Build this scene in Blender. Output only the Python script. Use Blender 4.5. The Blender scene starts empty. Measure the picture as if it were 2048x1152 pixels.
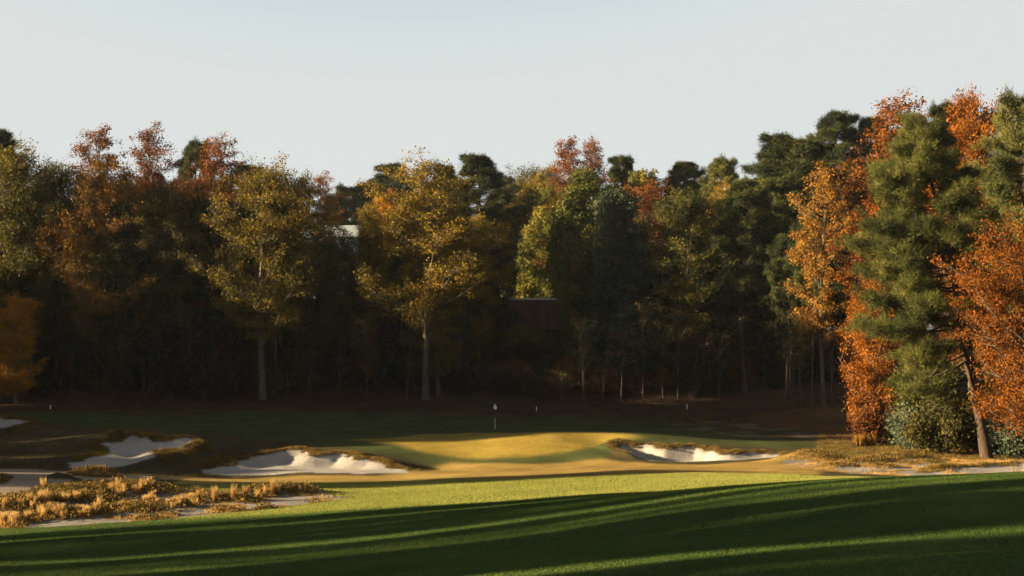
import bpy, math, random
import numpy as np
from mathutils import Vector

# ------------------------------------------------------------------ camera, sky, sun, exposure
S = bpy.context.scene
C = S.collection
F = 2844.0                         # focal length in photograph pixels (50 mm on a 36 mm frame)
PITCH = math.atan(124 / F)
cam_d = bpy.data.cameras.new('camera'); cam = bpy.data.objects.new('camera', cam_d); C.objects.link(cam)
cam_d.lens = 50; cam_d.sensor_width = 36; cam_d.clip_end = 3000; cam_d.clip_start = .1
cam.location = (0, 0, 0); cam.rotation_euler = (math.pi / 2 + PITCH, 0, 0)
S.camera = cam

SUN_EL = math.radians(12)
SUN_AZ = math.radians(82)          # the light travels 82 degrees to the right of the view axis
DX, DY = math.sin(SUN_AZ), math.cos(SUN_AZ)
w = bpy.data.worlds.new('World'); S.world = w; w.use_nodes = True
nt = w.node_tree; nt.nodes.clear()
sky = nt.nodes.new('ShaderNodeTexSky'); sky.sky_type = 'NISHITA'; sky.sun_disc = False
sky.sun_elevation = SUN_EL
sky.sun_rotation = math.atan2(-DX, -DY)
sky.air_density = 1.0; sky.dust_density = .5; sky.ozone_density = 1.0; sky.altitude = 100
hsv = nt.nodes.new('ShaderNodeHueSaturation'); hsv.inputs['Saturation'].default_value = .30
bg = nt.nodes.new('ShaderNodeBackground'); bg.inputs['Strength'].default_value = .05
out = nt.nodes.new('ShaderNodeOutputWorld')
gm = nt.nodes.new('ShaderNodeGamma'); gm.inputs['Gamma'].default_value = 1.4
nt.links.new(sky.outputs[0], hsv.inputs['Color']); nt.links.new(hsv.outputs[0], gm.inputs[0]); vmin = nt.nodes.new('ShaderNodeVectorMath'); vmin.operation = 'MINIMUM'; vmin.inputs[1].default_value = (2.30, 2.41, 2.39)
vsc = nt.nodes.new('ShaderNodeVectorMath'); vsc.operation = 'SCALE'; vsc.inputs['Scale'].default_value = .49
nt.links.new(gm.outputs[0], vsc.inputs[0]); nt.links.new(vsc.outputs[0], vmin.inputs[0]); nt.links.new(vmin.outputs[0], bg.inputs[0]); nt.links.new(bg.outputs[0], out.inputs[0])
sun_d = bpy.data.lights.new('sun', 'SUN'); sun = bpy.data.objects.new('sun', sun_d); C.objects.link(sun)
sun_d.energy = 5.0; sun_d.angle = math.radians(.55); sun_d.color = (1, .79, .50)
ld = Vector((DX * math.cos(SUN_EL), DY * math.cos(SUN_EL), -math.sin(SUN_EL)))
sun.rotation_euler = ld.to_track_quat('-Z', 'Y').to_euler()
sun.location = (-80, -40, 60)
S.view_settings.view_transform = 'Standard'; S.view_settings.look = 'None'
S.view_settings.exposure = 2.62; S.view_settings.gamma = 1
S.cycles.max_bounces = 6; S.cycles.diffuse_bounces = 3; S.cycles.glossy_bounces = 2
S.cycles.transmission_bounces = 3; S.cycles.transparent_max_bounces = 8

R0 = np.random.default_rng(11)
CP, SP = math.cos(PITCH), math.sin(PITCH)

def project(x, y, z):
    f = y * CP + z * SP; u = -y * SP + z * CP
    return 1024 + F * x / f, 576 - F * u / f

def at(px, py, Y):                  # world point at depth Y seen at a photograph pixel
    a = (px - 1024) / F; b = (576 - py) / F
    dy = CP - b * SP; dz = SP + b * CP
    return (a / dy * Y, Y, dz / dy * Y)

# ------------------------------------------------------------------ helpers
def link(o, parent=None):
    C.objects.link(o)
    if parent is not None: o.parent = parent
    return o

def tag(o, label=None, cat=None, group=None, kind=None):
    if label: o['label'] = label
    if cat: o['category'] = cat
    if group: o['group'] = group
    if kind: o['kind'] = kind
    return o

def empty(name, loc, rz=0):
    o = bpy.data.objects.new(name, None); o.empty_display_size = .3
    o.location = loc; o.rotation_euler = (0, 0, rz)
    return link(o)

def np_mesh(name, V, Fc, mat=None, smooth=False, attrs=None):
    me = bpy.data.meshes.new(name)
    V = np.asarray(V, np.float32); Fc = np.asarray(Fc, np.int32); k = Fc.shape[1]
    me.vertices.add(len(V)); me.vertices.foreach_set('co', V.ravel())
    me.loops.add(Fc.size); me.loops.foreach_set('vertex_index', Fc.ravel())
    me.polygons.add(len(Fc)); me.polygons.foreach_set('loop_start', np.arange(0, Fc.size, k, dtype=np.int32))
    try: me.polygons.foreach_set('loop_total', np.full(len(Fc), k, np.int32))
    except Exception: pass
    if smooth: me.polygons.foreach_set('use_smooth', np.ones(len(Fc), bool))
    me.update(calc_edges=True)
    for n, (typ, arr) in (attrs or {}).items():
        a = me.attributes.new(n, typ, 'POINT')
        a.data.foreach_set('value' if typ == 'FLOAT' else 'color', np.asarray(arr, np.float32).ravel())
    if mat: me.materials.append(mat)
    return me

def mobj(name, me, parent=None):
    return link(bpy.data.objects.new(name, me), parent)

class MB:                            # boxes, bars and tubes gathered into one mesh
    def __init__(s): s.v = []; s.f = []
    def box(s, x0, x1, y0, y1, z0, z1):
        n = len(s.v)
        s.v += [(x0,y0,z0),(x1,y0,z0),(x1,y1,z0),(x0,y1,z0),(x0,y0,z1),(x1,y0,z1),(x1,y1,z1),(x0,y1,z1)]
        s.f += [tuple(n+i for i in q) for q in ((3,2,1,0),(4,5,6,7),(0,1,5,4),(1,2,6,5),(2,3,7,6),(3,0,4,7))]
        return s
    def tube(s, pts, rads, n=6, cap=True):
        pts = [Vector(p) for p in pts]; base = len(s.v)
        for i, p in enumerate(pts):
            t = (pts[min(i+1, len(pts)-1)] - pts[max(i-1, 0)]).normalized()
            a = t.cross(Vector((0, 1, 0.01)) if abs(t.y) < .9 else Vector((1, 0, 0))).normalized(); b = t.cross(a)
            r = rads if not hasattr(rads, '__len__') else rads[i]
            for k in range(n):
                q = p + (a*math.cos(2*math.pi*k/n) + b*math.sin(2*math.pi*k/n))*r; s.v.append(tuple(q))
        for i in range(len(pts)-1):
            for k in range(n):
                a0 = base+i*n+k; a1 = base+i*n+(k+1) % n
                s.f.append((a0, a1, a1+n, a0+n))
        if cap:
            s.f.append(tuple(base+k for k in range(n))[::-1]); s.f.append(tuple(base+(len(pts)-1)*n+k for k in range(n)))
        return s
    def poly(s, pts):
        n = len(s.v); s.v += [tuple(p) for p in pts]; s.f.append(tuple(range(n, n+len(pts)))); return s
    def build(s, name, mat, parent=None, smooth=False):
        me = bpy.data.meshes.new(name); me.from_pydata(s.v, [], s.f); me.materials.append(mat)
        if smooth:
            for p in me.polygons: p.use_smooth = True
        me.update()
        return mobj(name, me, parent)

# ------------------------------------------------------------------ materials
def new_mat(name):
    m = bpy.data.materials.new(name); m.use_nodes = True; t = m.node_tree; t.nodes.clear()
    o = t.nodes.new('ShaderNodeOutputMaterial')
    return m, t, o

def N(t, typ, **kw):
    n = t.nodes.new(typ)
    for k, v in kw.items():
        if k in n.inputs: n.inputs[k].default_value = v
        else: setattr(n, k, v)
    return n

def plain_mat(name, col, rough=.7, var=.25, scale=6, metal=0, bump=0, stretch=(1, 1, 1), spec=.3):
    m, t, o = new_mat(name)
    b = N(t, 'ShaderNodeBsdfPrincipled'); b.inputs['Roughness'].default_value = rough; b.inputs['Metallic'].default_value = metal
    b.inputs['Specular IOR Level'].default_value = spec
    tc = N(t, 'ShaderNodeTexCoord'); mp = N(t, 'ShaderNodeMapping'); mp.inputs['Scale'].default_value = stretch
    nz = N(t, 'ShaderNodeTexNoise', Scale=scale, Detail=6.0, Roughness=.65)
    t.links.new(tc.outputs['Object'], mp.inputs[0]); t.links.new(mp.outputs[0], nz.inputs['Vector'])
    r = N(t, 'ShaderNodeValToRGB')
    r.color_ramp.elements[0].position = .3; r.color_ramp.elements[1].position = .7
    r.color_ramp.elements[0].color = tuple(c*(1-var) for c in col)+(1,); r.color_ramp.elements[1].color = tuple(min(1, c*(1+var)) for c in col)+(1,)
    t.links.new(nz.outputs[0], r.inputs[0]); t.links.new(r.outputs[0], b.inputs['Base Color'])
    if bump:
        bp = N(t, 'ShaderNodeBump', Strength=bump, Distance=.05); t.links.new(nz.outputs[0], bp.inputs['Height']); t.links.new(bp.outputs[0], b.inputs['Normal'])
    t.links.new(b.outputs[0], o.inputs[0])
    return m

LEAFK = .70
def leaf_mat(name, stops, rough=.7, spec=.07, trans=.22, obj_var=.35):
    m, t, o = new_mat(name)
    at_ = N(t, 'ShaderNodeAttribute'); at_.attribute_name = 'v'
    oi = N(t, 'ShaderNodeObjectInfo')
    off = N(t, 'ShaderNodeMath', operation='MULTIPLY_ADD'); off.inputs[1].default_value = obj_var; off.inputs[2].default_value = -obj_var/2
    t.links.new(oi.outputs['Random'], off.inputs[0])
    ad = N(t, 'ShaderNodeMath', operation='ADD'); t.links.new(at_.outputs['Fac'], ad.inputs[0]); t.links.new(off.outputs[0], ad.inputs[1])
    r = N(t, 'ShaderNodeValToRGB'); cr = r.color_ramp
    while len(cr.elements) < len(stops): cr.elements.new(.5)
    for e, (p, c) in zip(cr.elements, stops): e.position = p; e.color = tuple(q_*LEAFK for q_ in c)+(1,)
    t.links.new(ad.outputs[0], r.inputs[0])
    b = N(t, 'ShaderNodeBsdfPrincipled'); b.inputs['Roughness'].default_value = rough; b.inputs['Specular IOR Level'].default_value = spec
    tr = N(t, 'ShaderNodeBsdfTranslucent'); mx = N(t, 'ShaderNodeMixShader'); mx.inputs[0].default_value = trans
    t.links.new(r.outputs[0], b.inputs['Base Color']); t.links.new(r.outputs[0], tr.inputs[0])
    t.links.new(b.outputs[0], mx.inputs[1]); t.links.new(tr.outputs[0], mx.inputs[2]); t.links.new(mx.outputs[0], o.inputs[0])
    return m

def bark_mat(name, a, b_):
    m, t, o = new_mat(name)
    tc = N(t, 'ShaderNodeTexCoord'); mp = N(t, 'ShaderNodeMapping'); mp.inputs['Scale'].default_value = (5, 5, .9)
    nz = N(t, 'ShaderNodeTexNoise', Scale=2.2, Detail=7.0, Roughness=.7)
    r = N(t, 'ShaderNodeValToRGB'); r.color_ramp.elements[0].position = .38; r.color_ramp.elements[1].position = .64
    r.color_ramp.elements[0].color = a+(1,); r.color_ramp.elements[1].color = b_+(1,)
    bs = N(t, 'ShaderNodeBsdfPrincipled'); bs.inputs['Roughness'].default_value = .9; bs.inputs['Specular IOR Level'].default_value = .15
    bp = N(t, 'ShaderNodeBump', Strength=.7, Distance=.06)
    t.links.new(tc.outputs['Object'], mp.inputs[0]); t.links.new(mp.outputs[0], nz.inputs['Vector']); t.links.new(nz.outputs[0], r.inputs[0])
    t.links.new(nz.outputs[0], bp.inputs['Height']); t.links.new(bp.outputs[0], bs.inputs['Normal'])
    t.links.new(r.outputs[0], bs.inputs['Base Color']); t.links.new(bs.outputs[0], o.inputs[0])
    return m

M = {}
M['bark'] = bark_mat('bark', (.035, .026, .019), (.12, .095, .072))
M['bark_pale'] = bark_mat('pale_bark', (.032, .027, .021), (.095, .078, .062))
M['bark_pine'] = bark_mat('pine_bark', (.02, .014, .010), (.075, .047, .031))
M['gold'] = leaf_mat('golden_leaf', [(0, (.036, .036, .009)), (.35, (.12, .088, .012)), (.65, (.24, .155, .018)), (1, (.34, .20, .022))])
M['orange_gold'] = leaf_mat('orange_gold_leaf', [(0, (.045, .042, .008)), (.3, (.19, .115, .012)), (.6, (.38, .175, .012)), (1, (.50, .20, .012))])
M['olive'] = leaf_mat('olive_leaf', [(0, (.018, .024, .007)), (.4, (.055, .058, .011)), (.75, (.15, .12, .018)), (1, (.27, .18, .022))])
M['dark_olive'] = leaf_mat('dark_olive_leaf', [(0, (.018, .023, .008)), (.5, (.058, .052, .013)), (.85, (.13, .095, .018)), (1, (.22, .14, .022))])
M['amber'] = leaf_mat('amber_leaf', [(0, (.040, .034, .009)), (.35, (.15, .080, .014)), (.7, (.30, .135, .018)), (1, (.44, .22, .03))])
M['pine_warm'] = leaf_mat('warm_pine_needle', [(0, (.016, .020, .007)), (.4, (.060, .066, .016)), (.8, (.14, .14, .032)), (1, (.22, .19, .045))], trans=.2, obj_var=0)  # warmer, yellower needle colour for the leaning pine
M['rust'] = leaf_mat('rust_leaf', [(0, (.045, .030, .010)), (.35, (.13, .046, .011)), (.7, (.21, .070, .013)), (1, (.28, .115, .018))])
M['red_orange'] = leaf_mat('red_orange_leaf', [(0, (.055, .034, .008)), (.25, (.14, .046, .006)), (.6, (.25, .078, .007)), (1, (.38, .14, .012))])
M['pine'] = leaf_mat('pine_needle', [(0, (.012, .020, .008)), (.4, (.034, .044, .014)), (.8, (.078, .086, .024)), (1, (.13, .12, .03))], trans=.15, obj_var=.25)
M['pine_light'] = leaf_mat('yellowish_pine_needle', [(0, (.03, .045, .015)), (.4, (.075, .085, .022)), (.8, (.135, .13, .032)), (1, (.18, .15, .04))], trans=.15, obj_var=.2)
M['magnolia'] = leaf_mat('glossy_evergreen_leaf', [(0, (.008, .018, .008)), (.6, (.018, .034, .013)), (1, (.045, .055, .018))], rough=.5, spec=.2, trans=.05)
M['vine'] = leaf_mat('vine_leaf', [(0, (.035, .05, .012)), (.4, (.10, .11, .022)), (.8, (.21, .18, .03)), (1, (.34, .24, .035))])
M['shrub'] = leaf_mat('brown_shrub_leaf', [(0, (.020, .020, .010)), (.5, (.045, .032, .014)), (.85, (.09, .05, .018)), (1, (.16, .08, .02))])
M['grey_shrub'] = leaf_mat('grey_green_leaf', [(0, (.030, .042, .024)), (.5, (.075, .095, .055)), (1, (.15, .165, .09))])
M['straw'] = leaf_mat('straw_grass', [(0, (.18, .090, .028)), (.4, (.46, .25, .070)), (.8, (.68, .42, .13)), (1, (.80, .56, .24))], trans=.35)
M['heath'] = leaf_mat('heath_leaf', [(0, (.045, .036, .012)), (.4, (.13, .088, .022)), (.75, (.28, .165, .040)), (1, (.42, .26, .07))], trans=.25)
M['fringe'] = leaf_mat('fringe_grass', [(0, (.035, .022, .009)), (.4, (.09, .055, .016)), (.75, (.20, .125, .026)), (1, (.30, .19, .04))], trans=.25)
M['litter'] = leaf_mat('fallen_leaf', [(0, (.05, .022, .010)), (.5, (.14, .055, .018)), (1, (.26, .11, .03))], trans=.1)

def ground_mat(name, sand=False, path=False):
    m, t, o = new_mat(name)
    a = N(t, 'ShaderNodeAttribute'); a.attribute_name = 'col'
    g = N(t, 'ShaderNodeNewGeometry')
    n1 = N(t, 'ShaderNodeTexNoise', Scale=.35, Detail=5.0, Roughness=.6)
    n2 = N(t, 'ShaderNodeTexNoise', Scale=5.0 if not sand else 2.2, Detail=8.0, Roughness=.75)
    n3 = N(t, 'ShaderNodeTexNoise', Scale=34.0, Detail=3.0, Roughness=.8)
    for n in (n1, n2, n3): t.links.new(g.outputs['Position'], n.inputs['Vector'])
    def ramp(n, lo, hi, a0=.3, a1=.7):
        r = N(t, 'ShaderNodeMapRange'); r.inputs[1].default_value = a0; r.inputs[2].default_value = a1; r.inputs[3].default_value = lo; r.inputs[4].default_value = hi
        t.links.new(n.outputs[0], r.inputs[0]); return r
    amp = .13 if sand else (.10 if path else .28)
    r1 = ramp(n1, 1-amp, 1+amp); r2 = ramp(n2, 1-amp, 1+amp); r3 = ramp(n3, 1-amp*.8, 1+amp*.8)
    m1 = N(t, 'ShaderNodeMath', operation='MULTIPLY'); m2 = N(t, 'ShaderNodeMath', operation='MULTIPLY')
    t.links.new(r1.outputs[0], m1.inputs[0]); t.links.new(r2.outputs[0], m1.inputs[1]); t.links.new(m1.outputs[0], m2.inputs[0]); t.links.new(r3.outputs[0], m2.inputs[1])
    vm = N(t, 'ShaderNodeVectorMath', operation='SCALE')
    t.links.new(a.outputs['Color'], vm.inputs[0]); t.links.new(m2.outputs[0], vm.inputs['Scale'])
    b = N(t, 'ShaderNodeBsdfPrincipled'); b.inputs['Roughness'].default_value = .95; b.inputs['Specular IOR Level'].default_value = .05
    t.links.new(vm.outputs[0], b.inputs['Base Color'])
    bp = N(t, 'ShaderNodeBump', Strength=.35 if sand else (.15 if path else 1.0), Distance=.03 if sand or path else .16)
    bp2 = N(t, 'ShaderNodeBump', Strength=.5 if sand else (.1 if path else .6), Distance=.2 if sand else .12)
    t.links.new(n3.outputs[0], bp.inputs['Height']); t.links.new(n2.outputs[0], bp2.inputs['Height']); t.links.new(bp2.outputs[0], bp.inputs['Normal'])
    t.links.new(bp.outputs[0], b.inputs['Normal'])
    t.links.new(b.outputs[0], o.inputs[0])
    return m
M['turf'] = ground_mat('turf'); M['sand'] = ground_mat('sand', sand=True); M['path'] = ground_mat('path', path=True)

# ------------------------------------------------------------------ terrain
BUNK = {  # f: front pixel row and depth, b: back pixel row and depth
 'left':   dict(f=(937, 88), b=(873, 97), depth=.55, P=[(131,926),(158,923),(182,914),(219,908),(219,899),(198,890),(249,884),(258,873),(292,876),(319,885),(356,881),(368,875),(392,878),(395,884),(365,897),(310,902),(312,914),(267,927),(237,934),(182,936),(137,936)]),
 'middle': dict(f=(953, 89), b=(901, 97.5), depth=.55, P=[(401,940),(425,934),(471,928),(468,921),(516,916),(543,907),(568,901),(610,903),(622,916),(652,913),(671,909),(692,910),(710,922),(743,921),(761,925),(774,934),(813,940),(810,946),(743,948),(652,946),(592,946),(531,951),(471,953),(410,948)]),
 'right':  dict(f=(924, 95), b=(893, 101.5), depth=.95, P=[(1218,897),(1238,890),(1294,892),(1330,898),(1360,897),(1390,896),(1421,900),(1432,906),(1460,911),(1480,908),(1520,906),(1568,909),(1560,914),(1500,918),(1440,921),(1370,924),(1300,921),(1255,911)]),
 'far':    dict(f=(857, 108), b=(838, 112), depth=.3, P=[(-60,838),(0,838),(45,842),(62,846),(30,851),(0,857),(-60,860)]),
 'edge':   dict(f=(951, 80), b=(932, 85), depth=.3, P=[(1862,946),(1890,938),(1950,934),(2044,932),(2090,936),(2090,948),(1960,950),(1880,951)]),
}
PTS = []
def cp(px, py, Y): PTS.append(at(px, py, Y))
def cw(x, y, z): PTS.append((x, y, z))
for x in (-14, 0, 14): cw(x, 2, -1.9 - .02*abs(x)); cw(x, -25, -.6); cw(x, 12, -2.9 + .02*x)
cw(-30, 10, -3.4); cw(30, 10, -2.4); cw(-60, 30, -4.6); cw(60, 30, -3.4); cw(-90, -40, -2.5); cw(90, -40, -2); cw(-90, 60, -5.5); cw(60, 60, -5)
for a in ((2048,1130,24),(1600,1150,24),(1024,1200,24),(400,1265,24),(2500,1110,24),(2048,1085,28),(1600,1108,28),(1024,1160,28),(400,1215,28),(0,1250,28),
          (2500,975,38),(2048,998,38),(1700,1020,38),(1400,1052,38),(1024,1100,38),(500,1145,38),(0,1172,38),
          (2500,930,46),(2048,947,46),(1700,966,46),(1400,998,46),(1024,1048,46),(500,1098,46),(0,1122,46),(-400,1140,46),
          (2048,950,52),(1700,957.5,52),(1400,978,52),(1230,1000,52),(1000,1026,52),(500,1070,52),(0,1093,52),
          (2048,966,62),(1700,966,62),(1370,981,62),(1200,990,62),(1000,1003,62),(750,1018,62),(500,1033,62),(300,1042,62),(0,1057,62),(-400,1075,62),
          (1700,957,70),(1370,962,70),(1000,980,70),(500,997,70),(200,992,70),(0,986,70),(-350,992,70),
          (2048,948,78),(1700,951,78),(1300,950,78),(1000,960,78),(500,970,78),(250,962,78),(0,950,78),(-350,956,78),
          (1700,946,83),(1560,943,83),(1290,939,83),(900,956,83),(600,963,83),(330,954,83),(0,941,83),(-350,944,83),
          (1000,930,95),(1150,922,96),(850,938,94),(1600,905,99),(1210,905,98),
          (820,882,104),(1000,876,104),(1100,870,104),(1250,873,104),(1400,883,104),(1500,890,104),(1700,897,104),
          (990,858,118),(850,860,116),(1200,852,120),(990,838,127),(850,840,127),(700,868,112),(560,866,110),(500,848,121),(300,842,121),(150,842,118),(0,870,101),(100,898,94),(350,866,101),(350,924,91),(420,905,97),(0,915,91),(0,935,87),(-300,936,87),(100,936,87),
          (1600,858,116),(1450,852,119),(1700,832,121),(1660,815,124),(1600,822,126),(1850,903,98),(1970,918,94),(2048,922,92),(2300,925,90),(1750,897,104),(1780,938,85),(1620,930,90),(1830,880,108),(1950,870,112),(2100,880,112)): cp(*a)
for px in (-400, 0, 350, 700, 1050, 1400): cp(px, 821 if px > 0 else 812, 131); cp(px, 799, 139)
for x in (-110, -70, -35, 0, 35, 70, 110):
    cw(x, 150, -1.2); cw(x, 156, .95); cw(x, 164, 1.1); cw(x, 178, 1.4); cw(x, 210, 2.4); cw(x, 260, 4.0)
for x in (-75, -110): cw(x, 100, -5.2); cw(x, 130, -4.5)
for x in (60, 90): cw(x, 100, -5.6); cw(x, 130, -4.0)
for b in BUNK.values():
    (yf, Yf), (yb, Yb) = b['f'], b['b']
    b['W'] = []
    for (px, py) in b['P']:
        Y = Yf + (yf-py)/(yf-yb)*(Yb-Yf); p = at(px, py, Y); PTS.append(p); b['W'].append(p[:2])
    b['W'] = np.array(b['W'])
PTS = np.array(PTS)
CC = 2.0
def _phi(d2): return np.sqrt(d2 + CC*CC)
A = _phi(((PTS[:, None, :2]-PTS[None, :, :2])**2).sum(-1)); n = len(PTS)
Z0 = PTS[:, 2].mean()
WT = np.linalg.solve(A + np.eye(n)*-.02, PTS[:, 2]-Z0)

_r = np.random.default_rng(5)
_w = [(_r.uniform(.5, 2.4), _r.uniform(0, 6.28), _r.uniform(0, 6.28)) for _ in range(14)]
def wav(x, y, f=1.0):
    s = 0
    for k, a, p in _w: s = s + np.sin((x*math.cos(a)+y*math.sin(a))*k*f+p)/k
    return s/5
def sst(v, a, b):
    t = np.clip((v-a)/(b-a), 0, 1); return t*t*(3-2*t)

def base_h(x, y):
    x = np.atleast_1d(np.asarray(x, float)).ravel(); y = np.atleast_1d(np.asarray(y, float)).ravel(); o_ = np.empty(len(x))
    for i in range(0, len(x), 20000):
        dx = x[i:i+20000, None]-PTS[None, :, 0]; dy = y[i:i+20000, None]-PTS[None, :, 1]
        o_[i:i+20000] = _phi(dx*dx+dy*dy) @ WT + Z0
    r = np.hypot(x, y-90); k = sst(r, 150, 230)
    far = -4 + 6.5*sst(y, 140, 175) + wav(x, y, .03)*1.5
    return o_*(1-k) + far*k

def inpoly(px, py, P):
    P = np.asarray(P, float); ins = np.zeros(px.shape, bool); j = len(P)-1
    for i in range(len(P)):
        xi, yi = P[i]; xj, yj = P[j]
        c = ((yi > py) != (yj > py)) & (px < (xj-xi)*(py-yi)/(yj-yi+1e-12)+xi); ins ^= c; j = i
    return ins
def polydist(px, py, P):
    d = np.full(px.shape, 1e9); P = np.asarray(P, float)
    for i in range(len(P)):
        a = P[i]; b = P[(i+1) % len(P)]; ab = b-a; L = (ab**2).sum()+1e-9
        t = np.clip(((px-a[0])*ab[0]+(py-a[1])*ab[1])/L, 0, 1)
        d = np.minimum(d, np.hypot(px-a[0]-t*ab[0], py-a[1]-t*ab[1]))
    return d

WASTE = [(-260,1006),(0,1001),(60,986),(100,970),(150,965),(300,962),(330,966),(345,975),(400,984),(470,988),(600,988),(702,994),(640,1004),(560,1014),(420,1030),(300,1041),(150,1050),(0,1057),(-260,1062)]
WASTE_R = [(1560,926),(1640,915),(1760,915),(1900,918),(2100,920),(2100,952),(1850,952),(1700,948),(1620,940)]
HUMPS = [  # (px, py, Y, radius x, radius y, height) of the vegetated hummocks
 (60,1012,70,2.2,1.2,.4),(150,995,69,2.2,1.0,.45),(230,984,72,2.0,.9,.4),(300,990,70,1.6,.8,.35),(110,1040,58,2.0,.7,.35),(250,1028,60,1.8,.7,.35),(180,1010,65,1.6,.8,.3),
 (590,990,72,1.8,.8,.35),(520,993,71,1.3,.6,.3),(450,1003,68,1.4,.6,.25),(190,951,82,1.5,1.2,.5),(120,960,79,.9,.7,.4),(40,1025,61,1.8,.7,.3),(340,1016,64,1.5,.6,.25),
 (1590,922,96,1.6,1.0,.45),(1640,920,96,1.4,.9,.45),(1680,937,90,1.2,.7,.35),(1730,928,92,1.6,.8,.4),(1800,924,93,2.2,.9,.6),(1850,930,90,1.2,.7,.3),(1760,938,88,1.0,.6,.3)]
def bhit(px, py, lo=57, hi=125):
    Ys_ = np.geomspace(lo, hi, 400); a = at(px, py, 1.0); h = base_h(a[0]*Ys_, Ys_); k = np.argmax(a[2]*Ys_ < h)
    return a[0]*Ys_[k], Ys_[k]
HUMPS = [(bhit(h[0], h[1]), h[3], h[4], h[5]) for h in HUMPS]
def surf(x, y):
    """final ground height"""
    x = np.atleast_1d(np.asarray(x, float)).ravel(); y = np.atleast_1d(np.asarray(y, float)).ravel()
    z = base_h(x, y)
    rough = sst(y, 132, 142)
    z = z + wav(x, y, .5)*(.03+.18*rough) + wav(x+50, y, 1.7)*(.006+.05*rough)
    for c, rx, ry, h in HUMPS:
        z = z + h*np.exp(-((x-c[0])/rx)**2-((y-c[1])/ry)**2)
    for b in BUNK.values():
        W = b['W']; s = (x > W[:, 0].min()-3) & (x < W[:, 0].max()+3) & (y > W[:, 1].min()-3) & (y < W[:, 1].max()+3)
        if not s.any(): continue
        xs, ys = x[s], y[s]; ins = inpoly(xs, ys, W); d = polydist(xs, ys, W)
        y0, y1 = W[:, 1].min(), W[:, 1].max(); tb = np.clip((ys-y0)/(y1-y0), 0, 1)
        tb = tb if b['depth'] < .9 else np.clip(tb*1.3+.1, 0, 1)
        cut = b['depth']*sst(d, 0, .9 if b['depth'] > .9 else 1.7)*sst(tb, 0, .9)
        lip = .22*np.exp(-((d-.45)/.45)**2)*sst(tb, .35, .75)
        if b['depth'] > .9: lip = np.maximum(lip, .30*np.exp(-((d-.45)/.5)**2)*(1-sst(xs, W[:, 0].min()+.8, W[:, 0].min()+2.5)))
        if b['depth'] > .9: cut = cut*(1-.75*sst(xs, W[:, 0].min()+4.5, W[:, 0].max()-3))
        add = np.where(ins, -cut + .03*wav(xs, ys, 1.3), lip*(.8+.5*wav(xs, ys, 1.5)))
        z[s] += add
    return z
def gz(x, y): return float(surf([x], [y])[0])
def hit(px, py, lo=15, hi=170):
    Ys = np.geomspace(lo, hi, 900); a = at(px, py, 1.0)
    h = surf(a[0]*Ys, Ys); k = np.argmax(a[2]*Ys < h)
    return (a[0]*Ys[k], Ys[k], float(h[k]))

us = np.arange(-.66, .6601, .0015)
Ys = np.concatenate([np.geomspace(7, 60, 260)[:-1], np.geomspace(60, 142, 420)[:-1], np.geomspace(142, 235, 90)])
U, YY = np.meshgrid(us, Ys); XX = U*YY
zb = base_h(XX, YY).reshape(XX.shape)
ZZ = surf(XX, YY).reshape(XX.shape)
PX, PY = project(XX, YY, zb)
PXn = PX + 6*wav(XX, YY, .9); PYn = PY + 1.6*wav(XX+9, YY, 1.1)
nr, nc = XX.shape
def blur(a, n=1):
    a = a.astype(float)
    for _ in range(n):
        b = np.pad(a, 1, mode='edge')
        a = (b[:-2, 1:-1]+b[2:, 1:-1]+b[1:-1, :-2]+b[1:-1, 2:]+2*b[1:-1, 1:-1])/6
    return a

FAIR = [(-2500,3000),(-2500,1075),(-260,1062),(0,1058),(150,1051),(300,1042),(420,1031),(560,1015),(640,1005),(703,994),(600,987),(470,987),(400,983),(345,974),(420,968),(560,966),(800,963),(1000,958),(1300,947),(1560,947),(1660,953),(1900,955),(2600,955),(4500,1000),(4500,3000)]
GREEN = [(330,838),(200,826),(-100,828),(-100,832),(40,840),(150,850),(330,862),(470,872),(560,884),(640,890),(740,905),(840,925),(900,932),(1100,934),(1220,920),(1225,896),(1260,886),(1400,888),(1560,896),(1700,893),(1560,878),(1450,862),(1340,848),(1250,842),(1100,838),(990,840),(880,836),(700,826),(450,822)]
PUTT = [(690,880),(800,874),(860,868),(1000,866),(1150,864),(1250,866),(1290,874),(1220,884),(1150,900),(1060,914),(930,917),(850,905),(800,890)]
TAN = [(330,968),(380,955),(480,958),(600,950),(760,952),(840,940),(900,926),(1100,928),(1210,918),(1260,924),(1380,930),(1500,924),(1580,915),(1640,930),(1640,948),(1300,950),(1000,960),(700,968)]
PATHP = [(-320,936),(-20,938),(60,938),(150,943),(230,947),(305,953),(300,960),(220,962),(165,962),(120,965),(95,972),(75,985),(0,1000),(-60,1005),(-320,1010)]
ISLE = [(-60,950),(10,951),(24,957),(0,967),(-60,972)]
near = (YY > 56); mid = near & (YY < 135)
m_fair = (inpoly(PXn, PYn, FAIR) & (YY > 66)) | (YY <= 66) & ~(inpoly(PXn, PYn, WASTE) & (YY > 58.5))
m_fair &= ~((PX > 1640) & (YY > 78))
m_waste = inpoly(PXn, PYn, WASTE) & (YY > 58.5) & (YY < 90)
m_wr = inpoly(PXn, PYn, WASTE_R) & mid & (YY > 76)
m_path = inpoly(PX, PY, PATHP) & ~inpoly(PXn, PYn, ISLE) & mid & (YY > 60)
hump = bhit(190, 953); m_path &= ((XX-hump[0])/1.5)**2 + ((YY-hump[1])/1.1)**2 > .8

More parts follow.
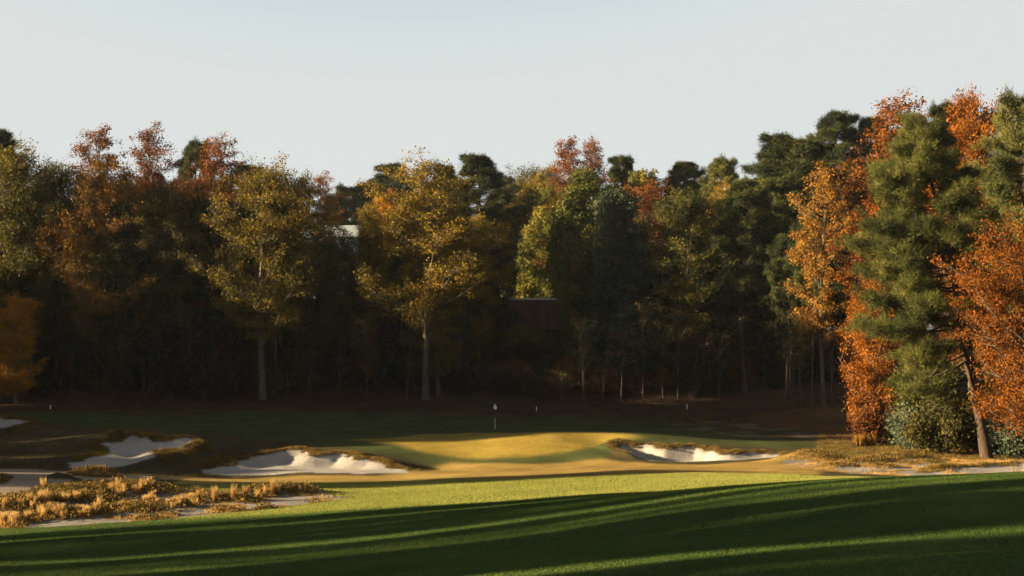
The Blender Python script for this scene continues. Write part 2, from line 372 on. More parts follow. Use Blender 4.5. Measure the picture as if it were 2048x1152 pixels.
m_green = inpoly(PXn, PYn, GREEN) & mid & (YY > 78)
m_putt = inpoly(PXn, PYn, PUTT) & mid & (YY > 90)
m_tan = inpoly(PXn, PYn, TAN) & mid & (YY > 76)
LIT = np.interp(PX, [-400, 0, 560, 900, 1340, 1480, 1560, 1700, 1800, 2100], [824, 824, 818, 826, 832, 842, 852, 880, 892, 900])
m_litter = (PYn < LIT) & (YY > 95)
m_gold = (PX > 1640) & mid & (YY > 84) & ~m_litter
sandid = np.full(XX.shape, -1)
for k, b in enumerate(BUNK.values()):
    sandid[inpoly(XX+.22*wav(XX, YY, 2.6)+.12*wav(XX, YY+5, 6), YY+.25*wav(XX+7, YY, 2.6), b['W'])] = k
m_sand = sandid >= 0
nz = wav(XX, YY*1.6, 1.1); nz2 = wav(XX+31, YY*1.5+11, 2.3)
sandy_l = m_waste & ((nz + .6*nz2) > -.02)
hz = np.zeros(XX.shape)
for c, rx, ry, h in HUMPS:
    hz = np.maximum(hz, np.exp(-((XX-c[0])/rx)**2-((YY-c[1])/ry)**2))
m_path &= hz < .2; m_fair &= ~m_path; m_waste &= ~m_path
sandy_l = m_waste & ((nz + .6*nz2) > -.12) & (hz < .45)
sandy_r = m_wr & ((nz + .6*nz2) > -.05) & (hz < .4) & (PY > 924)
WD = [(1340,842),(1500,846),(1700,872),(1720,890),(1560,884),(1440,868),(1340,856)]
sandy_d = inpoly(PXn, PYn, WD) & mid & ((nz+.5*nz2) > .25)
COL = np.empty(XX.shape+(3,)); COL[:] = (.060, .048, .020)         # rough, dormant brownish
def paint(mask, c, bl=2):
    k = blur(mask, bl)[..., None]; COL[:] = COL*(1-k)+np.array(c)*k
paint(m_green, (.058, .068, .020), 8)  # includes the shaded part of the green, shade put into the colour
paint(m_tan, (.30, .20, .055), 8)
paint(m_putt, (.30, .21, .038), 14)  # only the sunlit part of the green is painted golden
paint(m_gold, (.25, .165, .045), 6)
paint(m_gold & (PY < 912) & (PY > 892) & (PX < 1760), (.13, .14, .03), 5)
paint(m_fair, (.06, .092, .020), 3)  # near fairway: shade deepened into the turf colour
paint(m_fair & (YY > 62), (.22, .25, .042), 14)  # past the shadow edge: sunlight painted into the same turf
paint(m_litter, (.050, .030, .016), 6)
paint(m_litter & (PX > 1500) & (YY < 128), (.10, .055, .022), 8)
paint(m_waste, (.19, .125, .045), 2)
paint(m_wr, (.22, .14, .04), 3)
SANDC = (.235, .212, .182)
paint(sandy_l | sandy_r, SANDC, 1); paint(sandy_d, (.11, .085, .06), 2)
edgep = m_path & (blur(m_path, 4) < .8)
paint(m_path, (.165, .125, .092), 1); paint(edgep, (.22, .17, .12), 1)
paint(m_sand, SANDC, 1)
mott = 1+.13*wav(XX, YY*1.3, .35)+.07*wav(XX+40, YY, 1.2); COL *= np.where(m_sand | m_path, 1, np.clip(mott, .6, 1.4))[..., None]
RGBA = np.concatenate([COL, np.ones(COL.shape[:2]+(1,))], -1).reshape(-1, 4)
VV = np.stack([XX, YY, ZZ], -1).reshape(-1, 3)
idx = np.arange(nr*nc).reshape(nr, nc)
QUAD = np.stack([idx[:-1, :-1], idx[:-1, 1:], idx[1:, 1:], idx[1:, :-1]], -1)
def q(mask): return mask[:-1, :-1]
ZONE = np.zeros((nr-1, nc-1), int)      # 0 rough
ZONE[q(m_green)] = 1; ZONE[q(m_tan)] = 0; ZONE[q(m_putt)] = 2; ZONE[q(m_fair)] = 3; ZONE[q(m_litter)] = 4
ZONE[q(m_waste | m_wr)] = 5; ZONE[q(m_path)] = 6
for k in range(len(BUNK)): ZONE[q(sandid == k)] = 10+k
def zone_obj(zid, name, mat, label):
    Q = QUAD[ZONE == zid].reshape(-1, 4); u_, inv = np.unique(Q, return_inverse=True)
    o = mobj(name, np_mesh(name, VV[u_], inv.reshape(-1, 4), mat, True, {'col': ('FLOAT_COLOR', RGBA[u_])}))
    return tag(o, label, kind='structure')
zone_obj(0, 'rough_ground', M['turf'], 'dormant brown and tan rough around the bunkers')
zone_obj(1, 'green_surround', M['turf'], 'short green turf around the putting green, shade darkened into its colour')
zone_obj(2, 'putting_green', M['turf'], 'golden putting green before the flagstick, only its sunlit part given this colour')
zone_obj(3, 'fairway', M['turf'], 'striped green fairway crossed by long tree shadows, sunlight put into its far colour')
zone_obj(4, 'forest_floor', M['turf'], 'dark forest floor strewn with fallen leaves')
zone_obj(5, 'waste_ground', M['turf'], 'sandy waste ground with straw coloured grass')
zone_obj(6, 'cart_path', M['path'], 'grey brown cart path curving in from the left edge')
BL = {'left': 'shaded irregular sand bunker beyond the cart path', 'middle': 'wide half sunlit sand bunker left of the putting green',
      'right': 'sand bunker with dark overhanging lip right of the green', 'far': 'small shaded sand bunker at the far left edge', 'edge': 'bright sand bank below the leaning pine at the right edge'}
for k, nme in enumerate(BUNK): zone_obj(10+k, 'sand_bunker', M['sand'], BL[nme])

gx = np.arange(-720, 721, 8.0); GX, GY = np.meshgrid(gx, gx+150)
GZ = base_h(GX, GY).reshape(GX.shape) + wav(GX, GY, .5)*.1
ingrid = (np.abs(GX/np.maximum(GY, 1)) < .72) & (GY > 0) & (GY < 245)
GZ = np.where(ingrid, GZ-1.2, GZ-.05)
gi = np.arange(GX.size).reshape(GX.shape)
GQ = np.stack([gi[:-1, :-1], gi[:-1, 1:], gi[1:, 1:], gi[1:, :-1]], -1).reshape(-1, 4)
gc = np.ones((GX.size, 4)); gc[:, :3] = (.07, .075, .022)
tag(mobj('surrounding_ground', np_mesh('surrounding_ground', np.stack([GX, GY, GZ], -1).reshape(-1, 3), GQ, M['turf'], True, {'col': ('FLOAT_COLOR', gc)})), 'grassy land around the golf hole', kind='structure')

# ------------------------------------------------------------------ foliage generators
def leaves_mesh(name, P, v, size, mat, rng, up=0.0, aspect=.62, droop=0.0):
    """one small diamond per leaf, random orientation"""
    n = len(P); a = rng.normal(size=(n, 3)); a[:, 2] -= droop; a /= np.linalg.norm(a, axis=1)[:, None]
    b = rng.normal(size=(n, 3)); b[:, 2] += 0; b -= (a*b).sum(1)[:, None]*a; b /= np.linalg.norm(b, axis=1)[:, None]
    s = size*rng.uniform(.45, 1.5, n)[:, None]
    V = np.stack([P-a*s*.5, P+b*s*.5*aspect, P+a*s*.5, P-b*s*.5*aspect], 1).reshape(-1, 3)
    return np_mesh(name, V, np.arange(4*n).reshape(-1, 4), mat, False, {'v': ('FLOAT', np.repeat(v, 4))})

def tubes_mesh(name, lines, mat):
    V = []; Fq = []; base = 0
    for P, r, k in lines:
        P = np.asarray(P, float); m = len(P)
        t = np.gradient(P, axis=0); t /= np.linalg.norm(t, axis=1)[:, None]+1e-9
        ref = np.where(np.abs(t[:, 2:3]) > .8, np.array([[1., 0, 0]]), np.array([[0, 0, 1.]]))
        a = np.cross(t, ref); a /= np.linalg.norm(a, axis=1)[:, None]+1e-9; b = np.cross(t, a)
        an = np.arange(k)*2*math.pi/k
        ring = P[:, None]+np.asarray(r)[:, None, None]*(a[:, None]*np.cos(an)[None, :, None]+b[:, None]*np.sin(an)[None, :, None])
        V.append(ring.reshape(-1, 3)); i = np.arange(m*k).reshape(m, k)+base; j = np.roll(i, -1, 1)
        Fq.append(np.stack([i[:-1], j[:-1], j[1:], i[1:]], -1).reshape(-1, 4)); base += m*k
    return np_mesh(name, np.concatenate(V), np.concatenate(Fq), mat, True)

def bez(a, c, b, n):
    t = np.linspace(0, 1, n)[:, None]; return a*(1-t)**2+2*c*t*(1-t)+b*t*t

def trunk_line(rng, H, lean=.03, wob=.25, n=12):
    z = np.linspace(0, H, n); ph = rng.uniform(0, 6.28, 2); az = rng.uniform(0, 6.28)
    x = wob*np.sin(z*.28+ph[0])+lean*z*math.cos(az); y = wob*np.cos(z*.23+ph[1])+lean*z*math.sin(az)
    return np.stack([x-x[0], y-y[0], z-.25*(z == 0)], 1)

def make_broad(name, seed, H=20, R=5, h0=5, limbs=30, subs=7, per=34, leaf=.24, top=1.0, shape='round', r0=.28, barkm='bark', mat='gold', wob=.3, spread=.33, tstop=.86):
    rng = np.random.default_rng(seed); T = trunk_line(rng, H*tstop, wob=wob)
    rad = r0*(1-np.linspace(0, 1, len(T))**1.1*.85); rad[0] *= 1.35
    lines = [(T, rad, 9)]; anchors = []; vv = []
    lob = rng.uniform(0, 6.28, 4)
    def env(h, az):
        u = np.clip((h-h0)/(H-h0), 0, 1)
        if shape == 'round': e = math.sqrt(max(0, 1-(2*u**.85-1)**2))*.95+.05
        elif shape == 'cone': e = (1-u)**.7*min(1, u*6+.4)
        elif shape == 'column': e = min(1, 3*(1-u)**.8)*min(1, u*4+.35)*.9
        else: e = math.sqrt(max(0, 1-(2*u-1)**2))
        return R*e*(1+.20*math.sin(2*az+lob[0]+h*.5)+.20*math.sin(4*az+lob[1]-h*1.1)+.12*math.sin(h*2.1+lob[2]+az))
    for i in range(limbs):
        u = (i+rng.uniform(0, 1))/limbs; h = h0+(H-h0)*(u**.85)
        az = i*2.4+rng.uniform(-.5, .5); rr = env(h, az)*rng.uniform(.55, 1.08)
        zs = max(h0*.75, h-rr*rng.uniform(.45, .9)-.4); zs = min(zs, H*tstop*.97)
        k = np.interp(zs, T[:, 2], np.arange(len(T))); s0 = np.array([np.interp(k, np.arange(len(T)), T[:, c]) for c in range(3)])
        tip = np.array([s0[0]+rr*math.cos(az), s0[1]+rr*math.sin(az), h])
        mid = s0*.45+tip*.55+np.array([0, 0, -rng.uniform(0, .25)*rr])
        L = bez(s0, mid, tip, 6); rl = .32*r0*(1-zs/H)**.5+.02
        lines.append((L, np.linspace(rl, rl*.3, 6), 5))
        cv = rng.uniform(0, 1)
        for j in range(subs):
            t = rng.uniform(.3, 1); p = L[0]*0
            q_ = t*5; a0 = int(min(4, q_)); p = L[a0]+(L[a0+1]-L[a0])*(q_-a0)
            dv = rng.normal(size=3); dv[2] = abs(dv[2])*.6+.1; dv /= np.linalg.norm(dv); ln = rng.uniform(.5, 1.25)*(.30*R+.35)
            tp = p+dv*ln; SL = bez(p, (p+tp)/2+rng.normal(size=3)*.12, tp, 4)
            lines.append((SL, np.linspace(rl*.32+.008, .008, 4), 3))
            sv = rng.uniform(0, 1)
            for tt in (.35, .6, .8, 1.0):
                anchors.append(p+(tp-p)*tt); vv.append(.35*cv+.35*sv)
    A_ = np.array(anchors); vv = np.array(vv)
    if top != 1: # thin out the upper crown
        keep = rng.uniform(size=len(A_)) < np.interp(A_[:, 2], [H*.6, H], [1, top]); A_ = A_[keep]; vv = vv[keep]
    P = np.repeat(A_, per, 0)+rng.normal(size=(len(A_)*per, 3))*spread*np.array([1, 1, .75])
    ok = P[:, 2] > .3; P = P[ok]
    v = (np.repeat(vv, per)+rng.uniform(0, .3, len(A_)*per))[ok]
    v = np.clip(v*.85+.15*np.clip((P[:, 2]-h0)/(H-h0), 0, 1), 0, 1)
    return dict(H=H, R=R, trunk=tubes_mesh(name+'_trunk', lines, M[barkm]), crown=leaves_mesh(name+'_crown', P, v, leaf, M[mat], rng))

def needle_mesh(name, A_, v, rng, per, ln, wd, mat, outd, tuft=.16):
    n = len(A_)*per; c = np.repeat(A_, per, 0); c0 = c
    d = rng.normal(size=(n, 3))*.75+np.repeat(outd, per, 0)*.9; d[:, 2] += .25
    d /= np.linalg.norm(d, axis=1)[:, None]; b = np.cross(d, rng.normal(size=(n, 3))); b /= np.linalg.norm(b, axis=1)[:, None]+1e-9
    c = c+rng.normal(size=(n, 3))*tuft; L = ln*rng.uniform(.7, 1.25, n)[:, None]
    V = np.stack([c-b*wd*.5, c+b*wd*.5, c+d*L], 1).reshape(-1, 3)
    vv = np.clip(np.repeat(v, per)+rng.uniform(-.12, .12, n), 0, 1)
    return np_mesh(name, V, np.arange(3*n).reshape(-1, 3), mat, False, {'v': ('FLOAT', np.repeat(vv, 3))})

def make_pine(name, seed, H=24, R=4.2, h0=10, limbs=34, per=26, tufts=13, flat=.3, r0=.26, path=None, reach=None, ln=.36, wd=.05, droop=0):
    rng = np.random.default_rng(seed)
    T = trunk_line(rng, H*.97, lean=.015, wob=.15, n=14) if path is None else path
    rad = r0*(1-np.linspace(0, 1, len(T))*.82); rad[0] *= 1.3
    lines = [(T, rad, 10)]; A_ = []; O = []; v = []
    for i in range(limbs):
        u = ((i+rng.uniform(0, 1))/limbs)**.8; h = h0+(H-h0)*u; az = i*2.399+rng.uniform(-.4, .4)
        if reach is None:
            rr = R*(1-u**2.2*.75)*min(1, .45+u*2)*rng.uniform(.6, 1.15)
        else: rr, az = reach(u, az, rng)
        zs = h-.12*rr
        s0 = np.array([np.interp(zs, T[:, 2], T[:, c]) for c in range(3)])
        tip = s0+np.array([rr*math.cos(az), rr*math.sin(az), rr*rng.uniform(-.1, .4)-(droop*max(0, 1-u/.4)*rng.uniform(.3, 1) if math.cos(az) < 0 else 0)])
        L = bez(s0, (s0+tip)/2+np.array([0, 0, -rr*.12]), tip, 6); rl = .02+.07*(rr/R)*(1-.4*u)
        lines.append((L, np.linspace(rl, .015, 6), 5)); lv = rng.uniform(.05, .6)
        for j in range(int(tufts*(.5+.6*rr/R))):
            t = rng.uniform(.35, 1)**.7; q_ = t*5; a0 = int(min(4, q_)); p = L[a0]+(L[a0+1]-L[a0])*(q_-a0)
            side = rng.normal(size=3)*np.array([1, 1, flat]); side[2] += .25; side /= np.linalg.norm(side)
            tp = p+side*rng.uniform(.3, 1.05)*(.35+.16*rr)
            lines.append((np.array([p, (p+tp)/2+rng.normal(size=3)*.05, tp]), np.array([.016, .012, .01]), 3))
            for tt in (.55, .78, 1.0):
                A_.append(p+(tp-p)*tt+rng.normal(size=3)*.08); O.append(side*.7+np.array([math.cos(az), math.sin(az), .3])*.3); v.append(lv+rng.uniform(0, .4))
    return dict(H=H, R=R, trunk=tubes_mesh(name+'_trunk', lines, M['bark_pine']),
                crown=needle_mesh(name+'_crown', np.array(A_), np.array(v), rng, per, ln, wd, M['pine'], np.array(O)))

def make_vine(name, seed, H=18, R=3.4):
    rng = np.random.default_rng(seed); T = trunk_line(rng, H*.9, wob=.3)
    lines = [(T, .25*(1-np.linspace(0, 1, len(T))*.8), 8)]; A_ = []; v = []
    for i in range(46):
        u = (i+rng.uniform())/46; h = 2.0+(H-2.0)*u; az = i*2.4; rr = R*(min(1, .5+u)*min(1, 2.4*(1-u)+.15))*rng.uniform(.5, 1.1)
        s0 = np.array([np.interp(h*.93, T[:, 2], T[:, c]) for c in range(3)]); tip = s0+np.array([rr*math.cos(az), rr*math.sin(az), .5])
        lines.append((bez(s0, (s0+tip)/2+np.array([0, 0, .4]), tip, 5), np.linspace(.06, .02, 5), 4)); cv = rng.uniform()
        for j in range(9):
            p = s0+(tip-s0)*rng.uniform(.5, 1.05)+rng.normal(size=3)*.3; ln = rng.uniform(.6, 3.2)
            for k in range(int(4+ln*4)):
                A_.append(p+np.array([0, 0, -ln*k/(3+ln*4)])+rng.normal(size=3)*.10); v.append(.45*cv+.3*rng.uniform())
    A_ = np.array(A_); v = np.array(v); per = 13
    P = np.repeat(A_, per, 0)+rng.normal(size=(len(A_)*per, 3))*.2; vv = np.clip(np.repeat(v, per)+rng.uniform(0, .3, len(P)), 0, 1)
    ok = P[:, 2] > .2
    return dict(H=H, R=R, trunk=tubes_mesh(name+'_trunk', lines, M['bark']), crown=leaves_mesh(name+'_crown', P[ok], vv[ok], .22, M['vine'], rng, droop=.5))

def make_shrub(name, seed, H=3, R=2, per=30, leaf=.14, stems=16, subs=7, mat='shrub', spread=.22):
    rng = np.random.default_rng(seed); lines = []; A_ = []; v = []
    for i in range(stems):
        az = rng.uniform(0, 6.28); u = rng.uniform(.1, 1)**.6; tip = np.array([R*u*math.cos(az), R*u*math.sin(az), H*math.sqrt(max(.08, 1-(u*.95)**2))*rng.uniform(.7, 1.05)])
        s0 = np.array([.15*math.cos(az), .15*math.sin(az), -.1]); L = bez(s0, np.array([tip[0]*.35, tip[1]*.35, tip[2]*.6]), tip, 6)
        lines.append((L, np.linspace(.045, .012, 6), 4)); cv = rng.uniform()
        for j in range(subs):
            t = rng.uniform(.25, 1); q_ = t*5; a0 = int(min(4, q_)); p = L[a0]+(L[a0+1]-L[a0])*(q_-a0); tp = p+rng.normal(size=3)*np.array([.4, .4, .3])*(R*.45)
            tp[2] = max(tp[2], .1); lines.append((np.array([p, tp]), np.array([.012, .006]), 3))
            for tt in (.4, .7, 1.0): A_.append(p+(tp-p)*tt); v.append(.4*cv+.3*rng.uniform())
    A_ = np.array(A_); P = np.repeat(A_, per, 0)+rng.normal(size=(len(A_)*per, 3))*spread; P[:, 2] = np.abs(P[:, 2])
    vv = np.clip(np.repeat(np.array(v), per)+rng.uniform(0, .3, len(P)), 0, 1)
    return dict(H=H, R=R, trunk=tubes_mesh(name+'_stem', lines, M['bark']), crown=leaves_mesh(name+'_foliage', P, vv, leaf, M[mat], rng))

PROTO = {}
for k, s in enumerate((3, 4, 7, 9)):
    PROTO['broad%d' % k] = make_broad('broadleaf', s, H=20, R=[5.2, 5.8, 4.8, 5.4][k], h0=[4, 4.5, 3.5, 4][k], limbs=44, subs=9, per=42, leaf=.17, barkm='bark' if k % 2 else 'bark_pale')
for k, s in enumerate((21, 22, 25)):
    PROTO['up%d' % k] = make_broad('upright', s, H=21, R=[2.9, 3.3, 3.0][k], h0=6, limbs=38, subs=7, per=30, leaf=.16, top=.5, shape='column', r0=.2, spread=.24, tstop=.97, mat='rust')
for k, s in enumerate((31, 32, 37)):
    PROTO['pine%d' % k] = make_pine('pine', s, H=24, R=[3.9, 4.6, 4.2][k], h0=[11, 9, 13][k], limbs=[60, 64, 56][k], per=34, tufts=19, wd=.05, flat=.65)
PROTO['air0'] = make_broad('airy', 19, H=22, R=5.2, h0=8.2, limbs=40, subs=9, per=34, leaf=.17, top=.7, barkm='bark_pale', r0=.29, spread=.32, wob=.2, tstop=.95)
PROTO['air1'] = make_broad('airy', 17, H=21, R=6.0, h0=6.5, limbs=44, subs=10, per=34, leaf=.17, top=.8, barkm='bark', r0=.30, spread=.30, wob=.15, tstop=.9)
PROTO['rag0'] = make_broad('ragged', 15, H=20, R=3.4, h0=3, limbs=40, subs=8, per=34, leaf=.17, top=.7, shape='column', spread=.36, wob=.5)
PROTO['rag1'] = make_broad('ragged', 16, H=20, R=3.8, h0=2.2, limbs=36, subs=9, per=36, leaf=.17, top=.6, shape='oval', spread=.38, wob=.6)
PROTO['mag0'] = make_broad('magnolia', 41, H=18, R=4.0, h0=1.2, limbs=54, subs=9, per=34, leaf=.19, shape='cone', mat='magnolia')
PROTO['vine0'] = make_vine('vine_tree', 51); PROTO['vine1'] = make_vine('vine_tree', 52, R=3.0)
for k, s in enumerate((61, 62, 63)): PROTO['shrub%d' % k] = make_shrub('shrub', s, H=[3, 2.4, 3.6][k], R=[2.0, 2.1, 1.8][k])
for k, s in enumerate((71, 72, 73)):
    PROTO['sap%d' % k] = make_broad('sapling', s, H=9, R=1.7, h0=3.8, limbs=13, subs=4, per=[10, 5, 14][k], leaf=.15, r0=.05, barkm='bark', mat='shrub', spread=.25, wob=.22, tstop=.95)
PROTO['maple0'] = make_broad('maple', 81, H=16, R=6.4, h0=2.5, limbs=46, subs=10, per=36, leaf=.15, mat='red_orange', spread=.34)
PROTO['maple1'] = make_broad('maple', 82, H=12, R=3.4, h0=1.5, limbs=34, subs=8, per=34, leaf=.15, mat='red_orange', spread=.28)

def put_tree(kind, name, x, y, height, width, label, cat='tree', group=None, mat=None, rz=None, part=('trunk', 'crown'), bark=None, sink=.15):
    p = PROTO[kind]; r = empty(name, (x, y, gz(x, y)-sink), R0.uniform(0, 6.28) if rz is None else rz)
    sz = height/p['H']; sx = width/(2*p['R']) if width else sz; r.scale = (sx, sx, sz)
    tag(r, label, cat, group)
    t = mobj(part[0], p['trunk'], r); c = mobj(part[1], p['crown'], r)
    if mat: c.material_slots[0].link = 'OBJECT'; c.material_slots[0].material = M[mat]
    if bark: t.material_slots[0].link = 'OBJECT'; t.material_slots[0].material = M[bark]
    return r

WK = {'br': 1.18, 'up': 1.15, 'pi': 1.2, 'vi': 1.15}
def img_tree(kind, name, px, Y, top, wpx, label, **kw):
    p = at(px, top, Y); g = gz(p[0], Y)
    return put_tree(kind, name, p[0], Y, p[2]-g+.15, wpx*Y/F*WK.get(kind[:2], 1), label, **kw)

# ------------------------------------------------------------------ trees seen in the photograph
BT, PT = 'broadleaf_tree', 'pine_tree'
TREES = [
 ('broad0',BT,30,143,312,215,'golden olive broadleaf tree at the far left edge of the forest','olive'),
 ('pine0',PT,-4,168,262,120,'dark pine whose top juts above the golden tree at the left edge','pine'),
 ('broad2',BT,118,146,332,150,'dark olive broadleaf tree right of the leftmost golden tree','olive'),
 ('up0',BT,205,154,266,120,'tall rust tree with a thin feathery top, leftmost of the rust tops','rust'),
 ('broad1',BT,205,142,340,190,'golden orange crown in front of the leftmost rust top','amber'),
 ('up1',BT,312,152,258,120,'tallest rust orange tree on the left skyline','rust'),
 ('broad3',BT,310,143,385,170,'dark olive broadleaf tree below the tallest left rust top','dark_olive'),
 ('up2',BT,432,150,284,140,'rust brown tree whose twiggy top ends the left skyline block','rust'),
 ('pine1',PT,398,166,284,110,'green pine peeking between the two left rust tops','pine'),
 ('broad2',BT,410,145,400,150,'dark brown olive tree left of the big yellow crown','dark_olive'),
 ('air1',BT,530,138,342,280,'big spreading yellow gold tree with thick straight trunk','gold'),
 ('pine2',PT,492,170,330,110,'green pine behind the spreading yellow gold tree','pine'),
 ('broad0',BT,592,152,362,120,'golden brown tree right behind the spreading yellow gold tree','gold'),
 ('up1',BT,650,176,352,90,'small rust red top beside the pale far pines','rust'),
 ('broad3',BT,650,146,494,120,'low olive brown crown under the white building','olive'),
 ('broad0',BT,768,150,400,90,'orange tree on the left flank of the tall golden orange tree','orange_gold'),
 ('air0',BT,853,138,332,260,'tall golden orange tree with long pale grey trunk','gold'),
 ('pine1',PT,950,160,312,150,'broad dark pine right of the golden orange tree','pine'),
 ('pine0',PT,895,172,330,100,'pine half hidden between golden orange tree and dark pine','pine'),
 ('broad2',BT,930,146,440,130,'amber brown crown above the boxcar roof, left of the gap','gold'),
 ('broad0',BT,1068,174,372,160,'pale yellow tree standing behind the boxcars','gold'),
 ('vine0','vine_covered_tree',1078,169,400,130,'vine draped tree hanging over the boxcar roof','vine'),
 ('up0',BT,1138,168,286,90,'rust topped slender tree, left one of the central pair','rust'),
 ('up2',BT,1186,166,288,90,'rust topped slender tree, right one of the central pair','rust'),
 ('vine1','vine_covered_tree',1170,158,322,140,'tall vine covered tree under the central rust tops','vine'),
 ('pine2',PT,1243,172,312,90,'small pine top just right of the central rust pair','pine'),
 ('mag0','magnolia_tree',1232,142,385,190,'glossy dark magnolia cone in the middle of the forest edge','magnolia'),
 ('vine0','vine_covered_tree',1302,160,322,120,'yellow green vine covered tree right of the magnolia','vine'),
 ('pine0',PT,1368,170,322,120,'dark pine behind the olive tree right of the magnolia','pine'),
 ('broad2',BT,1375,142,392,180,'olive yellow round tree right of the magnolia','olive'),
 ('pine1',PT,1450,158,318,130,'yellowish pine between olive tree and the tall pines','pine_light'),
 ('broad3',BT,1470,146,430,150,'dark olive tree below the yellowish pine','dark_olive'),
 ('pine1',PT,1548,152,272,180,'rounded dark green pine left of the tallest pines','pine'),
 ('pine0',PT,1612,150,280,190,'dense dark green pine behind the slender orange tree','pine'),
 ('pine2',PT,1672,160,226,150,'tall open crowned pine, leftmost on the right skyline','pine'),
 ('pine0',PT,1738,160,232,110,'tall open crowned pine beside the rust red skyline tree','pine'),
 ('pine2',PT,1530,148,360,170,'pine with pale green lower boughs facing the fairway','pine_light'),
 ('up1','slender_tree',1643,124,338,122,'slender orange and yellow tree in front of the dark pines','amber'),
 ('broad1',BT,1572,146,480,150,'dark evergreen looking broadleaf under the tall pines','dark_olive'),
 ('pine1',PT,1720,135,330,140,'dark pine in the recess behind the slender orange tree','pine'),
 ('up2',BT,1790,126,208,200,'tall rust red tree with pointed top on the right skyline','red_orange'),
 ('up0',BT,1745,122,420,150,'rust red tree filling the gap left of the leaning pine','red_orange'),
 ('pine2',PT,1915,128,202,170,'dark pine top behind the rust trees at upper right','pine'),
 ('broad1',BT,1935,114,222,210,'broad rust red tree behind the leaning pine','red_orange'),
 ('pine1',PT,2052,106,186,210,'yellowish pine at the upper right edge','pine_light'),
 ('broad3',BT,2030,112,330,190,'rust brown tree at the right edge behind the maple','rust'),
 ('maple1','maple_tree',1752,108,560,140,'small bright orange maple left of the leaning pine','red_orange'),
 ('maple0','maple_tree',2062,89,470,330,'bright orange maple reaching in from the right edge','red_orange'),
 ('broad2',BT,733,146,418,80,'olive gold crown just right of the white building','gold'),
 ('broad1',BT,690,148,488,105,'low dark crown directly below the white building','dark_olive'),
 ('maple1','maple_tree',35,134,600,110,'small amber maple in the shade at the left edge','orange_gold'),
 ('mag0','magnolia_tree',376,143,700,60,'small glossy evergreen at the foot of the left forest','magnolia'),
 ('mag0','magnolia_tree',900,143,560,105,'dark glossy evergreen right of the long pale trunk','magnolia'),
 ('mag0','magnolia_tree',800,146,520,100,'dark glossy evergreen left of the long pale trunk','magnolia'),
]
for i, (k, nm, px, Y, top, wpx, lab, mat) in enumerate(TREES):
    cat = {'pine_tree': 'pine', 'magnolia_tree': 'magnolia', 'maple_tree': 'maple'}.get(nm, 'tree')
    t_ = img_tree(k, nm, px, Y, top, wpx, lab, cat=cat, mat=mat, rz=i*1.7, bark='bark_pale' if px == 850 else None,
             group={'pine_tree': 'pines of the forest edge', 'broadleaf_tree': 'autumn trees of the forest edge'}.get(nm))
    for c in t_.children:
        if px in (528, 850, 1645) and c.name.startswith('trunk') and k.startswith('broad'): pass

# the leaning pine in front of the right-hand trees
def leaning_pine():
    pts = [at(*a) for a in ((1974,920,94.5),(1962,850,94.5),(1946,765,94.3),(1928,690,94.1),(1916,610,94),(1903,520,94),(1884,440,94.1),(1864,370,94.3),(1852,300,94.4),(1846,240,94.5))]
    P = np.array(pts); o0 = P[0].copy(); o0[2] = gz(o0[0], o0[1])-.1; P = P-o0; P[0, 2] = 0
    H = P[-1, 2]
    def reach(u, az, rng):   # length and heading of a limb at relative height u
        left = rng.uniform() < .62
        L = np.interp(u, [0, .15, .4, .65, .85, 1], [5.6, 6.8, 6.8, 5.2, 3.0, 1.2]); Rr = np.interp(u, [0, .2, .45, .65, .85, 1], [1.5, 2.2, 3.6, 4.2, 2.4, 1.0])
        a = (math.pi if left else 0)+rng.normal()*.75
        return (L if left else Rr)*rng.uniform(.45, 1.05), a
    pr = make_pine('leaning_pine', 97, H=H, R=5, h0=6.2, limbs=135, per=40, tufts=24, flat=.38, r0=.34, path=P, reach=reach, ln=.38, wd=.030, droop=3.2)
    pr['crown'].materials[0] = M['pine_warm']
    r = empty('pine_tree', tuple(o0)); tag(r, 'big leaning pine with bare lower trunk at the right of the fairway', 'pine', 'pines of the forest edge')
    mobj('trunk', pr['trunk'], r); mobj('crown', pr['crown'], r)
    mb = MB()
    a = np.array(at(1916, 655, 93.8))-o0
    mb.tube([a, a+np.array([-.15, -.1, .5]), a+np.array([-.05, -.15, 1.0])], [.28, .22, .06], 7)
    mb.tube([a, a+np.array([-1.0, -.2, .15]), a+np.array([-2.4, -.3, -.4])], [.13, .09, .04], 6)
    mb.tube([a+np.array([0, 0, -.8]), a+np.array([-1.2, -.1, -2.4]), a+np.array([-2.8, -.2, -4.3])], [.10, .08, .03], 6)
    mb.build('broken_limb', M['bark_pine'], r, True)
leaning_pine()

# rows behind the front trees: they close the view above and behind the boxcars
rb = np.random.default_rng(77)
k = 0
for (Y0, step, hlo, hhi) in ((176, 5.2, 15, 20), (190, 6.5, 16, 21), (215, 8, 17, 22)):
    x = -.44*Y0
    while x < .40*Y0:
        Y = Y0+rb.uniform(-4, 4); kind = rb.choice(['broad0', 'broad1', 'broad2', 'broad3', 'pine0', 'pine1', 'up1', 'vine1'])
        pxx = 1024+F*x/Y; hh = rb.uniform(hlo, hhi)
        skip = 600 < pxx < 765 and Y < 205
        if 560 < pxx < 800: hh *= .72
        if not skip:
            ispine = kind.startswith('pine')
            put_tree(kind, 'pine_tree' if ispine else 'broadleaf_tree', x, Y, hh*(1.1 if ispine else 1), None, 'pine rising among the rows behind the railway' if ispine else 'autumn tree in the rows behind the railway', cat='pine' if ispine else 'tree',
                 group='pines behind the railway' if ispine else 'autumn trees behind the railway', mat=('pine' if ispine else rb.choice(['gold', 'olive', 'dark_olive', 'rust', 'vine'])))
        x += step*rb.uniform(.75, 1.25)
